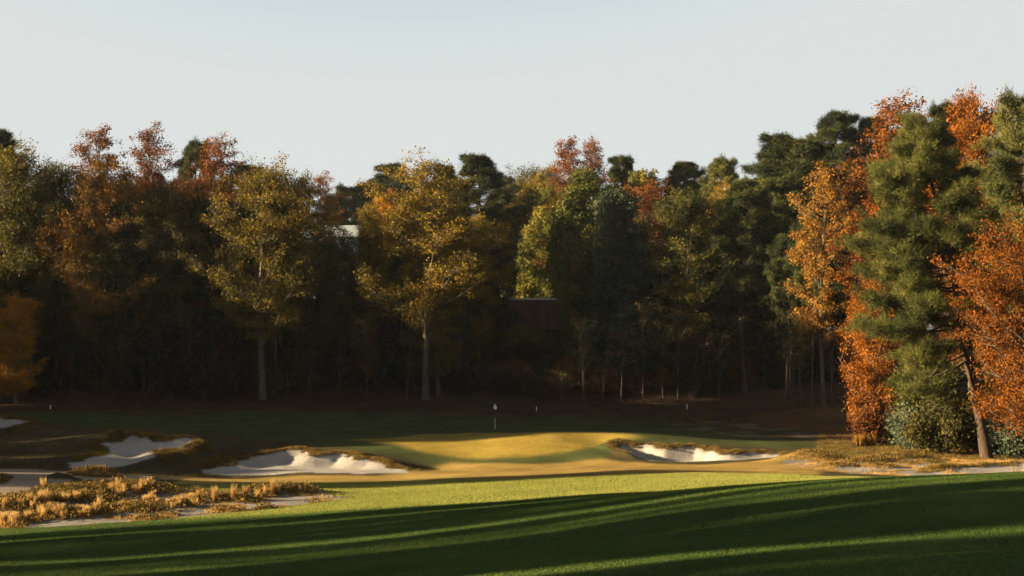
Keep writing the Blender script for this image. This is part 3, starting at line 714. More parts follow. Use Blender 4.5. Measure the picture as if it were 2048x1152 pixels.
for px, Y, top, wpx, kind, mat, lab in ((700,236,372,120,'pine1','pine','far hazy pine, lowest one above the white building'),(742,240,358,120,'pine0','pine','far hazy pine right of the lowest pine above the white building'),(786,238,328,120,'pine2','pine','far pine with flat layered top left of the golden orange tree'),(668,232,392,90,'pine1','pine','far small pine directly above the white building'),
        (1042,240,350,150,'broad1','olive','far hazy olive tree in the dip left of the central rust pair'),(1088,236,342,110,'broad0','gold','far tan tree just left of the central rust pair'),(1010,236,356,90,'pine1','pine','far pine right behind the broad dark pine')):
    img_tree(kind, 'pine_tree' if 'pine' in kind else BT, px, Y, top, wpx, lab, cat='pine' if 'pine' in kind else 'tree', mat=mat)

# second, lower layer at the forest edge: mid-height trees that close the trunk zone
rb = np.random.default_rng(78)
x = -56
while x < 42:
    Y = rb.uniform(147, 153); pxx = 1024+F*x/Y
    gap = 925 < pxx < 1160 or 640 < pxx < 765
    h = rb.uniform(9, 13) if not gap else (rb.uniform(4.2, 6) if pxx < 900 else rb.uniform(2.6, 3.6))
    kind = rb.choice(['broad0', 'broad2', 'broad3', 'up0'])
    put_tree(kind, BT, x, Y, h, rb.uniform(5, 7.5) if not gap else 4.5, 'dark understorey tree on the railway bank', group='understorey trees on the railway bank', mat=rb.choice(['dark_olive', 'shrub', 'rust', 'olive', 'dark_olive']))
    x += rb.uniform(2.4, 4.2)
SKY = ([0,60,110,150,200,260,310,350,430,480,520,560,600,650,700,760,800,850,900,950,1010,1060,1110,1150,1200,1250,1300,1350,1400,1450,1500,1550,1600,1700],
       [320,315,325,310,280,310,280,305,300,335,350,360,400,500,500,470,380,370,380,350,400,640,640,400,340,360,335,350,355,330,310,290,300,330])
x = -54
while x < 28:
    Y = rb.uniform(139.5, 149); pxx = 1024+F*x/Y
    if not 925 < pxx < 1180 and not 600 < pxx < 765:
        top = np.interp(pxx, *SKY)+rb.uniform(15, 190); p = at(pxx, top, Y)
        conifer = pxx > 1440
        put_tree(rb.choice(['pine0', 'pine1']) if conifer else rb.choice(['rag0', 'rag1', 'rag0', 'up2', 'vine1']), PT if conifer else BT, x, Y, p[2]-gz(x, Y), rb.uniform(4.2, 7.0)*(1.3 if conifer else 1), 'dark pine crowding the right part of the forest edge' if conifer else 'ragged narrow tree crowding the front of the forest edge', cat='pine' if conifer else 'tree', group='pines crowding the forest edge' if conifer else 'narrow trees crowding the forest edge', mat='pine_light' if conifer and rb.uniform() < .3 else 'pine' if conifer else rb.choice(['gold', 'olive', 'dark_olive', 'dark_olive', 'olive', 'olive' if pxx > 1180 else 'rust']))
    x += rb.uniform(1.6, 3.0)
x = -60
while x < 40:
    Y = rb.uniform(151, 156) if not 3 < x < 14 else 171; pxx = 1024+F*x/Y
    if not (960 < pxx < 1150 and Y < 160) and not 600 < pxx < 765:
        kind = rb.choice(['broad0', 'broad1', 'broad2', 'broad3', 'vine0', 'broad1'])
        top = np.interp(pxx, [0, 450, 700, 800, 1000, 1300, 1500, 1700], [350, 380, 440, 400, 420, 380, 350, 320])+rb.uniform(0, 50)
        p = at(pxx, top, Y)
        put_tree(kind, BT, x, Y, p[2]-gz(x, Y), rb.uniform(8, 11), 'autumn tree in the second row of the forest edge', group='second row trees of the forest edge', mat=rb.choice(['gold', 'olive', 'dark_olive', 'dark_olive', 'rust']))
    x += rb.uniform(3.5, 5.5)
for i in range(34):
    x = -50+i*2.35+rb.uniform(-.8, .8); Y = rb.uniform(137.5, 141.5); pxx = 1024+F*x/Y; top = rb.uniform(560, 690) if not 960 < pxx < 1150 else rb.uniform(690, 730)
    if abs(pxx-853) < 22 or abs(pxx-530) < 18: continue
    p = at(pxx, top, Y); put_tree(rb.choice(['sap0', 'sap1', 'sap2', 'shrub0']), 'understorey_tree', x, Y, (p[2]-gz(x, Y))*.85, rb.uniform(3, 4.6), 'low understorey growth at the front of the shaded forest foot', group='understorey growth at the forest foot', mat=rb.choice(['shrub', 'dark_olive', 'shrub', 'dark_olive']))
# saplings with thin pale stems
for i, px in enumerate((78, 190, 232, 300, 345, 362, 458, 476, 505, 574, 622, 738, 752, 815, 872, 915, 1168, 1200, 1176, 1325, 1345, 1410, 1440, 1500, 1516, 1555, 1580, 1600, 1690, 1700)):
    Y = rb.uniform(137.5, 145) if px < 1560 else rb.uniform(126, 140)
    p = at(px, 700, Y)
    put_tree('sap%d' % (i % 3), 'sapling', p[0], Y, rb.uniform(6.5, 10), None, 'thin pale stemmed sapling at the shaded forest foot', cat='sapling', group='saplings at the forest foot', mat=rb.choice(['shrub', 'dark_olive', 'rust', 'shrub']))
# tall bare pine trunks on the right of the forest
for px, Y, top, lab in ((1620,128,420,'dark straight pine trunk left of the slender orange tree'),(1661,124,520,'dark straight pine trunk right of the slender orange tree'),(1571,134,470,'thin dark pine trunk under the tall pines')):
    img_tree('pine2', PT, px, Y, top, 90, lab, cat='pine', mat='pine')
# shrubs on the bank and at the edge of the floor
x = -60
while x < 44:
    for Yb in (142, 147, 151.5):
        Y = Yb+rb.uniform(-1.6, 1.6); xx = x+rb.uniform(-1.2, 1.2)
        put_tree('shrub%d' % rb.integers(3), 'shrub', xx, Y, rb.uniform(1.6, 3.4), rb.uniform(3, 5), 'dull brown green shrub on the shaded railway bank', cat='shrub', group='shrubs on the railway bank', mat=rb.choice(['shrub', 'shrub', 'dark_olive', 'rust']), part=('stem', 'foliage'))
    x += rb.uniform(3.2, 4.6)
for i in range(34):
    xx = -52+i*2.1; put_tree('shrub%d' % (i % 3), 'shrub', xx, 167.5+rb.uniform(-.8, .8), rb.uniform(1.5, 2.3), rb.uniform(3, 4), 'brown shrub beyond the railway track', cat='shrub', group='shrubs beyond the railway', mat='shrub', part=('stem', 'foliage'))
for px, Y, top, wpx, kind, mat, lab in (
    (1832,101,800,120,'shrub2','grey_shrub','grey green shrub left of the leaning pine, at the shadow edge'),
    (1738,107,775,95,'shrub0','rust','rust brown shrub at the foot of the small orange maple'),
    (1885,97,775,150,'shrub0','dark_olive','tall olive bush directly left of the leaning trunk'),
    (1868,103,700,170,'shrub2','olive','taller olive and amber bush behind the grey green shrub'),
    (1925,100,800,120,'shrub1','heath','brown olive bush touching the leaning trunk'),
    (2012,97,805,130,'shrub0','grey_shrub','blue green shrub right of the leaning trunk'),
    (2060,94,790,140,'shrub2','grey_shrub','blue green shrub cut by the right edge'),
    (1775,110,770,110,'shrub1','dark_olive','dark shrub under the small orange maple'),
    (1995,104,720,160,'shrub2','olive','tall olive shrub between leaning trunk and maple'),
    (1050,153.5,650,130,'shrub0','vine','sunflecked shrub in front of the boxcar, left of the yellow marker'),
    (1155,153,668,70,'shrub1','gold','small amber shrub in front of the boxcar end'),
    (1005,153,665,80,'shrub2','rust','reddish shrub in front of the boxcar door')):
    img_tree(kind, 'shrub', px, Y, top, wpx, lab, cat='shrub', mat=mat, part=('stem', 'foliage'))

# ------------------------------------------------------------------ woods left of and behind the viewer: they cast the long shadows
rc = np.random.default_rng(123)
def lane(s, t): return (-DY*s+DX*t, DX*s+DY*t)
def caster(s, t, h, wd, kinds=('broad0', 'broad1', 'pine0', 'pine1', 'broad2')):
    x, y = lane(s, t)
    if abs(x) < .40*y+wd*.6+1 and y > 0: return
    if math.hypot(x, y) < 14: return
    kd = rc.choice(kinds); ispine = kd.startswith('pine')
    put_tree(kd, 'pine_tree' if ispine else BT, x, y, h, wd, 'pine in the woods left of the fairway' if ispine else 'broadleaf tree in the woods left of the fairway', cat='pine' if ispine else 'tree', group='trees left of the fairway', mat='pine' if ispine else rc.choice(['gold', 'olive', 'rust']))
s = 108.0
while s < 176:
    for t in (-112, -90, -70, -50):
        h = rc.uniform(16.5, 20.5) if not 113 < s < 135 else rc.uniform(26, 30)
        caster(s+rc.uniform(-2.5, 2.5), t+rc.uniform(-5, 5), h, rc.uniform(8, 11))
    s += 5.4
for s, t, h, wd in ((85.5, -55, 8.6, 4.6), (88.2, -53, 8.8, 5), (90.8, -56, 9.4, 5), (93.4, -54, 9.4, 5), (96, -56, 9.8, 5), (98.8, -57, 10.4, 5.5), (101.8, -55, 11.5, 5.5), (87, -62, 9.6, 5.5), (92.3, -64, 10.4, 5.5), (97.4, -64, 11, 5.5), (105.0, -58, 19, 5.5), (106, -70, 22, 6)):
    caster(s, t, h, wd, ('broad0', 'broad2', 'broad3'))
for t in (-58, -74): caster(80.4, t-9, 17 if t > -60 else 20, 5, ('rag0', 'rag1'))
for t in (-56, -68, -80): caster(78.2+rc.uniform(-.3, .3), t, 15.5+(-t-56)*.2, 6.0, ('up0', 'up1', 'up2')); caster(79.6+rc.uniform(-.3, .3), t-6, 16.5+(-t-56)*.2, 4.6, ('up1', 'up2'))
for t in (-52, -60, -70, -82, -94): caster(60.1+rc.uniform(-.4, .4), t, 28, 3.8, ('up0', 'up1', 'broad2'))
s = 6.0
GAPS = ((57.3, 1.15), (52.6, .7), (49.8, .55), (46.4, 1.1), (41.2, .8), (37.0, .6), (29.5, 1.1), (25, .6))
while s < 58.6:
    for t in (-74, -92, -112):
        ss = s+rc.uniform(-.7, .7)
        if min(abs(ss-g)-gw for g, gw in GAPS) < 0: continue
        if rc.uniform() < .30: continue
        caster(ss, t+rc.uniform(-8, 8), rc.uniform(25, 31), rc.uniform(2.6, 4.2), ('pine0', 'pine1', 'up0', 'up1', 'up2', 'rag0'))
    s += 1.6

# ------------------------------------------------------------------ railway: boxcars, track bed
M['oxide'] = plain_mat('oxide_red_paint', (.15, .048, .034), .75, .3, 1.5, stretch=(1, 1, .3))
M['brownpaint'] = plain_mat('dark_brown_paint', (.10, .042, .03), .75, .3, 1.5, stretch=(1, 1, .3))
M['steel'] = plain_mat('dark_steel', (.05, .045, .042), .6, .3, 4)
M['galv'] = plain_mat('galvanised_roof', (.48, .45, .41), .5, .2, 2)
M['rail'] = plain_mat('rail_steel', (.16, .11, .08), .45, .3, 4)
M['ballast'] = plain_mat('ballast', (.13, .12, .11), .95, .45, 9, bump=.8)
M['faded'] = plain_mat('faded_white_mark', (.22, .19, .17), .8, .3, 5)
TRY = 160.0
RZ = at(1024, 678, TRY)[2]
mb = MB(); x0, x1 = -95, 95
mb.poly([(x0, TRY-3.4, RZ-1.6), (x1, TRY-3.4, RZ-1.6), (x1, TRY-1.9, RZ-.2), (x0, TRY-1.9, RZ-.2)])
mb.poly([(x0, TRY-1.9, RZ-.2), (x1, TRY-1.9, RZ-.2), (x1, TRY+1.9, RZ-.2), (x0, TRY+1.9, RZ-.2)])
mb.poly([(x0, TRY+1.9, RZ-.2), (x1, TRY+1.9, RZ-.2), (x1, TRY+3.4, RZ-1.6), (x0, TRY+3.4, RZ-1.6)])
tag(mb.build('track_bed', M['ballast']), 'grey ballast bank carrying the railway track', kind='structure')
tr = empty('railway_track', (0, TRY, RZ)); tag(tr, 'railway track under the boxcars', 'track')
for sy in (-.72, .72):
    MB().box(x0, x1, sy-.035, sy+.035, -.16, 0).build('rail', M['rail'], tr)
mb = MB()
for i in range(int((x1-x0)/.6)): mb.box(x0+i*.6, x0+i*.6+.24, -1.3, 1.3, -.3, -.165)
mb.build('sleepers', M['steel'], tr)
def boxcar(xr, L, roofpx, paint_, label, mark=None):
    H = at(1024, roofpx, TRY)[2]-RZ
    r = empty('boxcar', (xr-L/2, TRY, RZ)); tag(r, label, 'boxcar', 'boxcars standing on the railway behind the trees')
    h = L/2
    b = MB().box(-h, h, -1.5, 1.5, 1.1, H-.22)
    n = 22
    for i in range(n):      # side posts
        xx = -h+(i+.5)*L/n
        if abs(xx) > 1.8: b.box(xx-.06, xx+.06, -1.56, -1.502, 1.15, H-.25); b.box(xx-.06, xx+.06, 1.502, 1.56, 1.15, H-.25)
    b.build('body', paint_, r)
    d = MB().box(-1.5, 1.5, -1.6, -1.505, 1.25, H-.35)
    for zz in (1.8, 2.5, 3.2): d.box(-1.5, 1.5, -1.64, -1.602, zz, zz+.08)
    dd = d.build('sliding_door', M['brownpaint'], r)
    MB().box(-.05, .05, -1.7, -1.642, 1.6, 2.6).build('door_bar', M['steel'], dd)
    rf = MB().poly([(-h, -1.56, H-.22), (h, -1.56, H-.22), (h, 0, H), (-h, 0, H)]).poly([(-h, 0, H), (h, 0, H), (h, 1.56, H-.22), (-h, 1.56, H-.22)])
    rf.box(-h, h, -1.6, -1.562, H-.27, H-.15)
    for i in range(n+1): xx = -h+i*L/n; rf.box(xx-.05, xx+.05, -1.55, 1.55, H-.2, H-.02) if 0 < i < n else None
    rf.build('roof', M['galv'], r)
    for sx in (-1, 1):
        bg_ = MB().box(sx*(h-2.4)-1.2, sx*(h-2.4)+1.2, -1.0, 1.0, .42, .75); bg_.box(sx*(h-2.4)-.2, sx*(h-2.4)+.2, -.6, .6, .75, 1.1)
        bo = bg_.build('bogie', M['steel'], r)
        for wx in (-.85, .85):
            for wy in (-.78, .78):
                w_ = MB().tube([(sx*(h-2.4)+wx, wy-.06, .46), (sx*(h-2.4)+wx, wy+.06, .46)], .46, 16); w_.build('wheel', M['steel'], bo)
        MB().box(min(sx*h, sx*(h+.5)), max(sx*h, sx*(h+.5)), -.12, .12, .8, 1.05).build('coupler', M['steel'], r)
    if mark:
        pts = [(mark[0]+.42*math.cos(a*.3), -1.575, mark[1]+.36*math.sin(a*.3)) for a in range(22)]
        MB().tube(pts, .035, 4).build('round_mark', M['faded'], r)
L = 15.3; xr = at(1146, 600, TRY)[0]
boxcar(xr, L, 596, M['brownpaint'], 'dark brown boxcar seen through the gap in the trees', (6.2, 2.1))
boxcar(xr-L-1, L, 596.5, M['oxide'], 'oxide red boxcar next left of the brown boxcar, behind the tall pale trunk')
boxcar(xr-2*(L+1), L, 598, M['oxide'], 'oxide red boxcar behind the spreading yellow gold tree')
boxcar(xr-3*(L+1), L, 599, M['brownpaint'], 'dark boxcar hidden behind the left forest', (1.5, 2.2))
boxcar(xr-4*(L+1), L, 600, M['oxide'], 'leftmost boxcar behind the left forest edge')
M['yellow'] = plain_mat('yellow_paint', (.50, .25, .03), .6, .15, 5)
p = at(1108, 672, 155.5); g = gz(p[0], p[1])
mk = empty('railway_marker', (p[0], p[1], g)); tag(mk, 'small yellow railway marker on a post below the boxcar end', 'marker')
MB().tube([(0, 0, -.1), (0, 0, p[2]-g-.3)], .04, 8).build('post', M['steel'], mk); MB().box(-.15, .15, -.02, .02, p[2]-g-.28, p[2]-g+.32).build('plate', M['yellow'], mk)

# ------------------------------------------------------------------ white building glimpsed through the crowns
M['wall'] = plain_mat('white_siding', (.42, .46, .46), .8, .06, 3)
M['roofm'] = plain_mat('pale_grey_roof', (.22, .25, .25), .6, .1, 2)
M['roofd'] = plain_mat('brown_shingle', (.20, .16, .13), .9, .2, 6)
M['glass'] = plain_mat('dark_glass', (.03, .04, .05), .15, .1, 2, spec=.6)
def building():
    c = at(688, 480, 208); x, y, zc = c; g = gz(x, y); r = empty('white_building', (x, y, g)); tag(r, 'white sided building with pale roof glimpsed between autumn crowns', 'building')
    e = at(688, 473, 208)[2]-g; rdg = at(688, 456, 208)[2]-g
    MB().box(-3.6, 3.6, 0, 9, -1, e).build('wall', M['wall'], r)
    MB().poly([(-3.9, -.4, e-.1), (3.9, -.4, e-.1), (3.9, 4.5, rdg+.8), (-3.9, 4.5, rdg+.8)]).poly([(-3.9, 4.5, rdg+.8), (3.9, 4.5, rdg+.8), (3.9, 9.4, e-.1), (-3.9, 9.4, e-.1)]).build('roof', M['roofm'], r)
    MB().box(-3.9, 3.9, -.46, -.402, e-.22, e-.05).build('gutter', M['steel'], r)
    zg = at(688, 480, 207)[2]-g
    wg = MB().box(-3.5, .2, -1.4, -.01, -1, zg-1.0); wg.poly([(-4.5, -1.4, zg-1.0), (-.2, -1.4, zg-1.0), (-2.35, -1.4, zg+.3)])
    gw = wg.build('gable_wing', M['wall'], r)
    MB().poly([(-4.9, -1.6, zg-1.2), (-2.35, -1.6, zg+.4), (-2.35, 0, zg+.4), (-4.9, 0, zg-1.2)]).poly([(.2, 0, zg-1.2), (-2.35, 0, zg+.4), (-2.35, -1.6, zg+.4), (.2, -1.6, zg-1.2)]).build('gable_roof', M['roofd'], gw)
    for fl in range(1, 5):
        for xx in (.9, 2.6):
            z0 = e-fl*2.9
            if z0 < .5: continue
            f_ = MB().box(xx-.55, xx+.55, -.06, -.003, z0, z0+1.5).build('window', M['wall'], r); MB().box(xx-.45, xx+.45, -.075, -.063, z0+.1, z0+1.4).build('pane', M['glass'], f_)
    f_ = MB().box(-.9, -.4, -1.46, -1.403, zg-3.1, zg-1.7).build('window', M['wall'], r); MB().box(-.85, -.45, -1.475, -1.463, zg-3.0, zg-1.8).build('pane', M['glass'], f_)
building()

# ------------------------------------------------------------------ flag, stakes, posts
M['white'] = plain_mat('white_paint', (.75, .76, .76), .5, .05, 5)
M['flag'] = plain_mat('pale_blue_flag_cloth', (.62, .74, .80), .85, .05, 5)
M['crest'] = plain_mat('dark_blue_emblem', (.06, .10, .16), .8, .05, 5)
M['wood'] = plain_mat('dark_post_wood', (.05, .042, .034), .9, .3, 10)
p = hit(990, 858, 100); FX, FY, FZ = p
ht = at(990, 807, FY)[2]-FZ
fl = empty('flagstick', (FX, FY, FZ)); tag(fl, 'golf flagstick with pale blue drooping flag on the green', 'flagstick')
MB().tube([(0, 0, -.1), (0, 0, ht*.42)], .018, 8).build('lower_pole', M['white'], fl)
MB().tube([(0, 0, ht*.42), (0, 0, ht)], .016, 8).build('upper_pole', M['steel'], fl)
k_ = ht/2.15
prof = [(0, 0), (-.13, -.42), (-.10, -.50), (.085, -.68), (.155, -.48), (.14, -.40)]
fm = MB()
fr = [(x*k_*1.05, -.03-.02*math.sin(x*30), ht+z*k_*.78) for x, z in prof]; bk = [(a, b+.014, c) for a, b, c in fr]
fm.poly(fr); fm.poly(bk[::-1])
for i in range(len(fr)): j = (i+1) % len(fr); fm.poly([fr[i], bk[i], bk[j], fr[j]])
fo = fm.build('flag', M['flag'], fl)
MB().poly([(-.03, -.065, ht-.26), (.0, -.065, ht-.29), (.045, -.065, ht-.27), (.03, -.065, ht-.22), (.045, -.065, ht-.17), (0, -.065, ht-.18), (-.03, -.065, ht-.2)]).build('emblem', M['crest'], fo)
tag(MB().tube([(FX, FY, FZ-.02), (FX, FY, FZ+.004)], .054, 16).build('golf_hole', M['crest']), 'golf hole at the foot of the flagstick', 'hole')
for px, py, top, lab in ((101,818,810,'white stake at the forest foot on the far left'),(1073,822,812,'white stake just right of the flag'),(1374,818,808,'white stake behind the right bunker')):
    q_ = hit(px, py, 100); hh = at(px, top, q_[1])[2]-q_[2]
    s_ = empty('boundary_stake', q_); tag(s_, lab, 'stake', 'white boundary stakes')
    MB().box(-.03, .03, -.02, .02, -.15, hh-.06).build('stake', M['white'], s_); MB().poly([(-.03, -.02, hh-.06), (.03, -.02, hh-.06), (0, 0, hh)]).poly([(.03, .02, hh-.06), (-.03, .02, hh-.06), (0, 0, hh)]).build('tip', M['white'], s_)
for px, py, top, lean, lab in ((174,941,927,0,'dark wooden post by the cart path, leftmost of four'),(212,943,928,.02,'dark wooden post by the cart path, second from left'),(252,944,934,.12,'short leaning dark post by the cart path, third from left'),(285,947,935,.03,'dark wooden post by the cart path, rightmost of four')):
    q_ = hit(px, py, 70); hh = at(px, top, q_[1])[2]-q_[2]
    tag(MB().tube([(q_[0], q_[1], q_[2]-.15), (q_[0]+lean*.5, q_[1], q_[2]+hh*.9), (q_[0]+lean*.56, q_[1], q_[2]+hh)], [.05, .05, .03], 8).build('path_post', M['wood']), lab, 'post', 'dark posts along the cart path')

# ------------------------------------------------------------------ broomsedge clumps, ground cover
def make_clump(seed, n=90, h=.95, r=.13):
    rng = np.random.default_rng(seed); a = rng.uniform(0, 6.28, n); rr = r*np.sqrt(rng.uniform(size=n)); b = np.stack([rr*np.cos(a), rr*np.sin(a), np.full(n, -.03)], 1)
    hh = h*rng.uniform(.35, 1.15, n); out_ = np.stack([np.cos(a), np.sin(a)], 1)*(.10+.16*rng.uniform(size=n))[:, None]*h
    V = []; 
    c = rng.uniform(0, 6.28, n); wv = np.stack([np.cos(c), np.sin(c), np.zeros(n)], 1)*.0085
    m_ = b+np.stack([out_[:, 0]*.4, out_[:, 1]*.4, hh*.6], 1); t = b+np.stack([out_[:, 0], out_[:, 1], hh], 1)
    V = np.stack([b-wv*.7, b+wv*.7, m_+wv*1.5, m_-wv*1.5, m_-wv*1.5, m_+wv*1.5, t+wv*.3, t-wv*.3], 1).reshape(-1, 3)
    v = np.clip(np.repeat(rng.uniform(.1, .9, n), 8)+np.tile([-.25, -.25, 0, 0, 0, 0, .2, .2], n), 0, 1)
    return np_mesh('clump', V, np.arange(8*n).reshape(-1, 4), M['straw'], False, {'v': ('FLOAT', v)})
CL = [make_clump(s, n=nn) for s, nn in ((1, 130), (2, 170), (3, 100))]
rk = np.random.default_rng(9)
def clump(px, py, hpx, wpx, label, group):
    q_ = hit(px, py, 40, 140); hh = hpx*q_[1]/F; r = mobj('grass_clump', CL[rk.integers(3)]); r.location = (q_[0], q_[1], q_[2]-.02)
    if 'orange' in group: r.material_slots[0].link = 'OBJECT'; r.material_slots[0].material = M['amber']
    if 'dim' in group or 'above' in group: r.material_slots[0].link = 'OBJECT'; r.material_slots[0].material = M['fringe']  # clumps in shade swap straw for darker grass, shade in the colour
    r.scale = (wpx*q_[1]/F/.5, wpx*q_[1]/F/.5, hh/.95); r.rotation_euler = (rk.normal()*.11, rk.normal()*.11, rk.uniform(0, 6.28)); tag(r, label, 'grass clump', group)
for px, py, h in ((429,1003,30),(452,1000,22),(465,1002,34),(480,1000,16),(491,1000,30),(516,996,18),(528,994,24),(547,990,34),(556,989,22),(90,980,26)):
    clump(px, py, h, 12, 'slim upright straw clump, %s' % {429:'leftmost by the fairway edge',452:'short one right of the leftmost at the fairway edge',465:'tall one in the fairway edge row',480:'shortest one in the fairway edge row',491:'fourth tall one along the fairway edge',516:'low one nearer the tip of the waste area',528:'medium one nearer the tip of the waste area',547:'tallest one near the tip of the waste area',556:'rightmost at the fairway edge',90:'alone beside the cart path'}[px], 'straw clumps at the fairway edge')
for px in (1709, 1713, 1717, 1721, 1726, 1735, 1740, 1746, 1751):
    clump(px, 893+rk.uniform(-1, 1), rk.uniform(20, 27), 8, 'orange straw clump standing at the shadow edge right of the green', 'orange straw clumps right of the green')
for px, py, n_, sx in ((42,1016,8,24),(92,1002,9,12),(20,1048,24,26),(70,1040,6,12),(110,1032,18,24),(165,1028,22,22),(200,1018,8,8),(250,1015,10,16),(380,1003,18,26),(350,1010,12,22),(300,1000,8,20),(140,1000,6,18),(235,985,10,26),(290,975,10,20)):
    for i in range(int(n_*.8)):
        clump(px+rk.normal()*sx*.6, min(1052, py+rk.normal()*4), rk.uniform(9, 27) if px < 240 else rk.uniform(7, 18), rk.uniform(8, 17), 'golden straw clump in the sandy waste area by the cart path', 'golden straw clumps in the waste area')
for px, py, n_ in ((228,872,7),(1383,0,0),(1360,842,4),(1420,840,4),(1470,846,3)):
    for i in range(n_): clump(px+rk.normal()*9, py+rk.normal()*1.5, rk.uniform(9, 17), 7, 'straw clump with shade put into its dim brown colour' + (' above the left bunker' if px < 300 else ' right of the green'), 'straw clumps above the left bunker' if px < 300 else 'dim straw clumps right of the green')

def scatter(name, label, mask, count, mat, h=(.12, .3), blades=22, wd=.02, r=.18, seed=1, kind='blade', leaf=.07):
    rng = np.random.default_rng(seed); ids = np.flatnonzero(mask.ravel())
    if len(ids) == 0: return
    wgt = (YY.ravel()[ids]**2); wgt = wgt/wgt.sum()
    ids = rng.choice(ids, min(count, len(ids)*3), p=wgt)
    c = VV[ids]+np.concatenate([rng.normal(size=(len(ids), 2))*.08, np.zeros((len(ids), 1))], 1)
    n = len(c)*blades; cc = np.repeat(c, blades, 0); hc = np.repeat(rng.uniform(*h, len(c)), blades); cv = np.repeat(rng.uniform(0, .7, len(c)), blades)
    if kind == 'blade':
        a = rng.uniform(0, 6.28, n); rr = r*np.sqrt(rng.uniform(size=n)); d = np.stack([np.cos(a), np.sin(a)], 1)
        b = cc.copy(); b[:, :2] += d*rr[:, None]; b[:, 2] -= .03
        t = b.copy(); t[:, :2] += d*(hc*.55*rng.uniform(.2, 1, n))[:, None]; t[:, 2] += hc*rng.uniform(.5, 1.1, n)
        e = rng.uniform(0, 6.28, n); wv = np.stack([np.cos(e), np.sin(e), np.zeros(n)], 1)*wd*.5
        V = np.stack([b-wv, b+wv, t], 1).reshape(-1, 3); v = np.repeat(np.clip(cv+rng.uniform(0, .35, n), 0, 1), 3)
        me = np_mesh(name, V, np.arange(3*n).reshape(-1, 3), mat, False, {'v': ('FLOAT', v)})
    elif kind == 'bush':
        P = cc+rng.normal(size=(n, 3))*np.array([r, r, 0]); P[:, 2] += hc*np.abs(rng.uniform(0, 1, n))*np.exp(-((P[:, 0]-cc[:, 0])**2+(P[:, 1]-cc[:, 1])**2)/(2*r*r)*.6)
        me = leaves_mesh(name, P, np.clip(cv+rng.uniform(0, .3, n), 0, 1), leaf, mat, rng)
    else:
        P = cc+rng.normal(size=(n, 3))*np.array([r, r, 0]); P[:, 2] += .02
        me = leaves_mesh(name, P, np.clip(cv+rng.uniform(0, .3, n), 0, 1), leaf, mat, rng)
    return tag(mobj(name, me), label, kind='stuff')
def turf_blades(name, label, mask, count, per, h, wd, mat, seed):
    rng = np.random.default_rng(seed); ids = np.flatnonzero(mask.ravel()); dYg = np.gradient(Ys)[:, None]*np.ones(nc)
    wt = (YY*dYg).ravel()[ids]; ids = rng.choice(ids, count, p=wt/wt.sum())
    n = count*per; k_ = np.repeat(ids, per); c = VV[k_].copy(); gzy = (np.gradient(ZZ, axis=0)/dYg).ravel()[k_]
    jy = rng.uniform(-.5, .5, n)*dYg.ravel()[k_]; jx = rng.uniform(-.5, .5, n)*.0015*c[:, 1]
    # blades of a tuft stay together
    jy = np.repeat(jy[::per], per)+rng.normal(size=n)*.012; jx = np.repeat(jx[::per], per)+rng.normal(size=n)*.012
    c[:, 0] += jx; c[:, 1] += jy; c[:, 2] += gzy*jy-.006
    a = rng.uniform(0, 6.28, n); L_ = h*rng.uniform(.5, 1.2, n); t_ = c.copy(); t_[:, 0] += np.cos(a)*L_*.55; t_[:, 1] += np.sin(a)*L_*.55; t_[:, 2] += L_
    wv = np.stack([-np.sin(a), np.cos(a), np.zeros(n)], 1)*wd*.5
    V = np.stack([c-wv, c+wv, t_], 1).reshape(-1, 3); pt = .30*wav(c[:, 0], c[:, 1]*1.2, .45)+.16*wav(c[:, 0]+30, c[:, 1], 1.8)
    v = np.clip(np.repeat(np.repeat(rng.uniform(.15, .5, count), per)+rng.uniform(0, .25, n)+pt, 3), 0, 1)
    return tag(mobj(name, np_mesh(name, V, np.arange(3*n).reshape(-1, 3), mat, False, {'v': ('FLOAT', v)})), label, kind='stuff')
M['blade'] = leaf_mat('turf_blade', [(0, (.045, .080, .016)), (.5, (.085, .135, .024)), (1, (.17, .20, .042))], trans=.3, obj_var=0)  # near fairway blades, darkened in colour for the shade
M['blade_sunlit'] = leaf_mat('sunlit_turf_blade', [(0, (.25, .25, .056)), (.5, (.31, .305, .068)), (1, (.40, .375, .10))], trans=.3, obj_var=0)  # same turf beyond the shadow edge, sunlight put into its colour
turf_blades('turf_grass', 'short green grass blades of the near fairway, shade put into their colour', m_fair & (YY > 21) & (YY < 62.5) & (np.abs(U) < .39), 190000, 4, .045, .014, M['blade'], 31)
turf_blades('turf_grass', 'short grass blades of the fairway beyond the rise, sunlight put into their colour', m_fair & (YY >= 62.5) & (YY < 92) & (np.abs(U) < .39), 90000, 4, .05, .02, M['blade_sunlit'], 32)
hg = hz > .42
scatter('ground_cover', 'low olive brown ground cover on the waste area hummocks', ((m_waste & (hg | (~sandy_l & (nz2 > .1)))) & (YY < 90)), 1500, M['heath'], (.12, .40), 40, r=.22, seed=2, kind='bush', leaf=.085)
scatter('heath_tufts', 'low broken olive tufts on the sandy ground below the leaning pine', m_wr & hg, 420, M['heath'], (.08, .22), 34, r=.24, seed=22, kind='bush', leaf=.07)
scatter('dead_grass', 'straw coloured dead grass over the waste ground', (m_waste & ~sandy_l) | (m_wr & ~sandy_r), 2400, M['straw'], (.06, .22), 20, seed=3, wd=.016)
scatter('meadow_grass', 'golden dead grass below the right-hand trees', m_gold & ~sandy_r & ~m_sand & (YY > 92) & (np.abs(PX-1880) < 240), 3800, M['fringe'], (.08, .24), 16, seed=4, wd=.02)
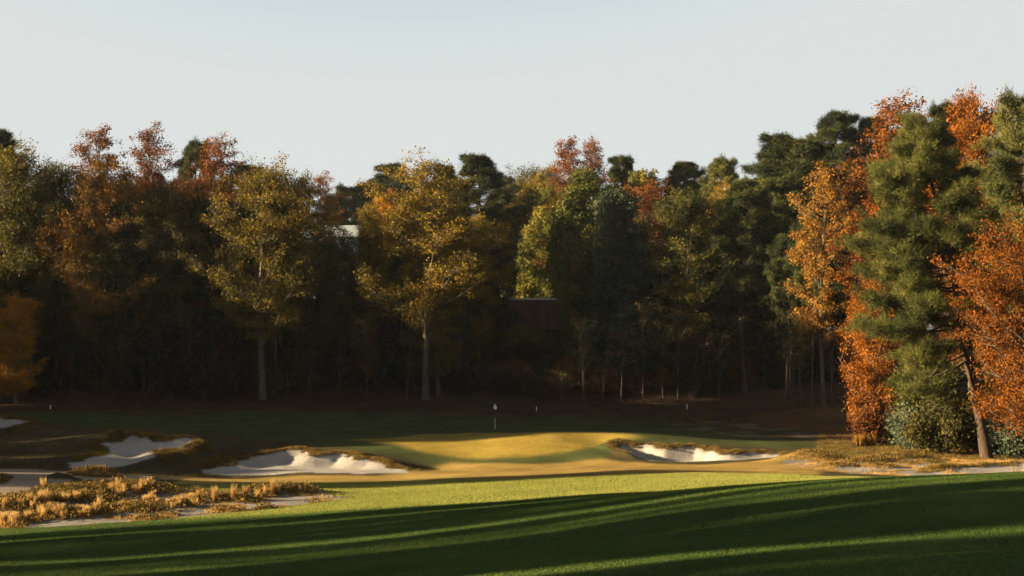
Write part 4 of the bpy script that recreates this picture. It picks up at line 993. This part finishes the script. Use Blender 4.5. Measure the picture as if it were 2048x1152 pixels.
isle = (inpoly(PXn, PYn, ISLE) & mid) | (((XX-hump[0])/1.6)**2+((YY-hump[1])/1.2)**2 < .9)
scatter('path_island_grass', 'brown grass on the mounds beside the cart path', isle, 420, M['fringe'], (.1, .3), 24, seed=5)
lipm = np.zeros(XX.shape, bool)
for b in BUNK.values():
    W = b['W']; s_ = (XX > W[:, 0].min()-2) & (XX < W[:, 0].max()+2) & (YY > W[:, 1].min()-2) & (YY < W[:, 1].max()+2)
    d = np.full(XX.shape, 99.); d[s_] = polydist(XX[s_], YY[s_], W); tb = (YY-W[:, 1].min())/(W[:, 1].max()-W[:, 1].min())
    dw = .5 if b['depth'] > .9 else .95
    lipm |= (d < dw+.35*wav(XX, YY, 1.4)) & ~m_sand & (tb > .30+.1*wav(XX, YY, 2))
scatter('bunker_fringe_grass', 'shaggy brown grass on the bunker lips', lipm, 5200, M['fringe'], (.06, .19), 26, seed=6, wd=.022, r=.16)
scatter('rough_grass', 'dull brown grass in the shaded rough on the left', (~m_fair & ~m_green & ~m_tan & ~m_litter & ~m_path & ~m_sand & ~m_waste & mid & (PX < 560) & (PX > -120) & (YY > 84)), 3000, M['fringe'], (.06, .18), 16, seed=7)
scatter('leaf_litter', 'fallen rust leaves over the forest floor', m_litter & (YY < 152) & (np.abs(U) < .4), 9000, M['litter'], seed=8, kind='flat', blades=7, r=.4, leaf=.10)
scatter('fallen_leaves', 'single fallen leaves dotted over the fairway', m_fair & (YY > 24) & (np.abs(U) < .4), 420, M['litter'], seed=12, kind='flat', blades=1, r=.1, leaf=.085)

# ------------------------------------------------------------------ thin air between the viewer and the far trees
hm, ht_, ho = new_mat('haze_air')
pv = N(ht_, 'ShaderNodeVolumePrincipled'); pv.inputs['Density'].default_value = .00005; pv.inputs['Color'].default_value = (.88, .93, 1, 1); pv.inputs['Anisotropy'].default_value = .1
ht_.links.new(pv.outputs[0], ho.inputs['Volume'])
hb = MB().box(-760, 760, -600, 900, -16, 42).build('haze', hm); tag(hb, 'thin afternoon haze over the golf hole', kind='stuff')
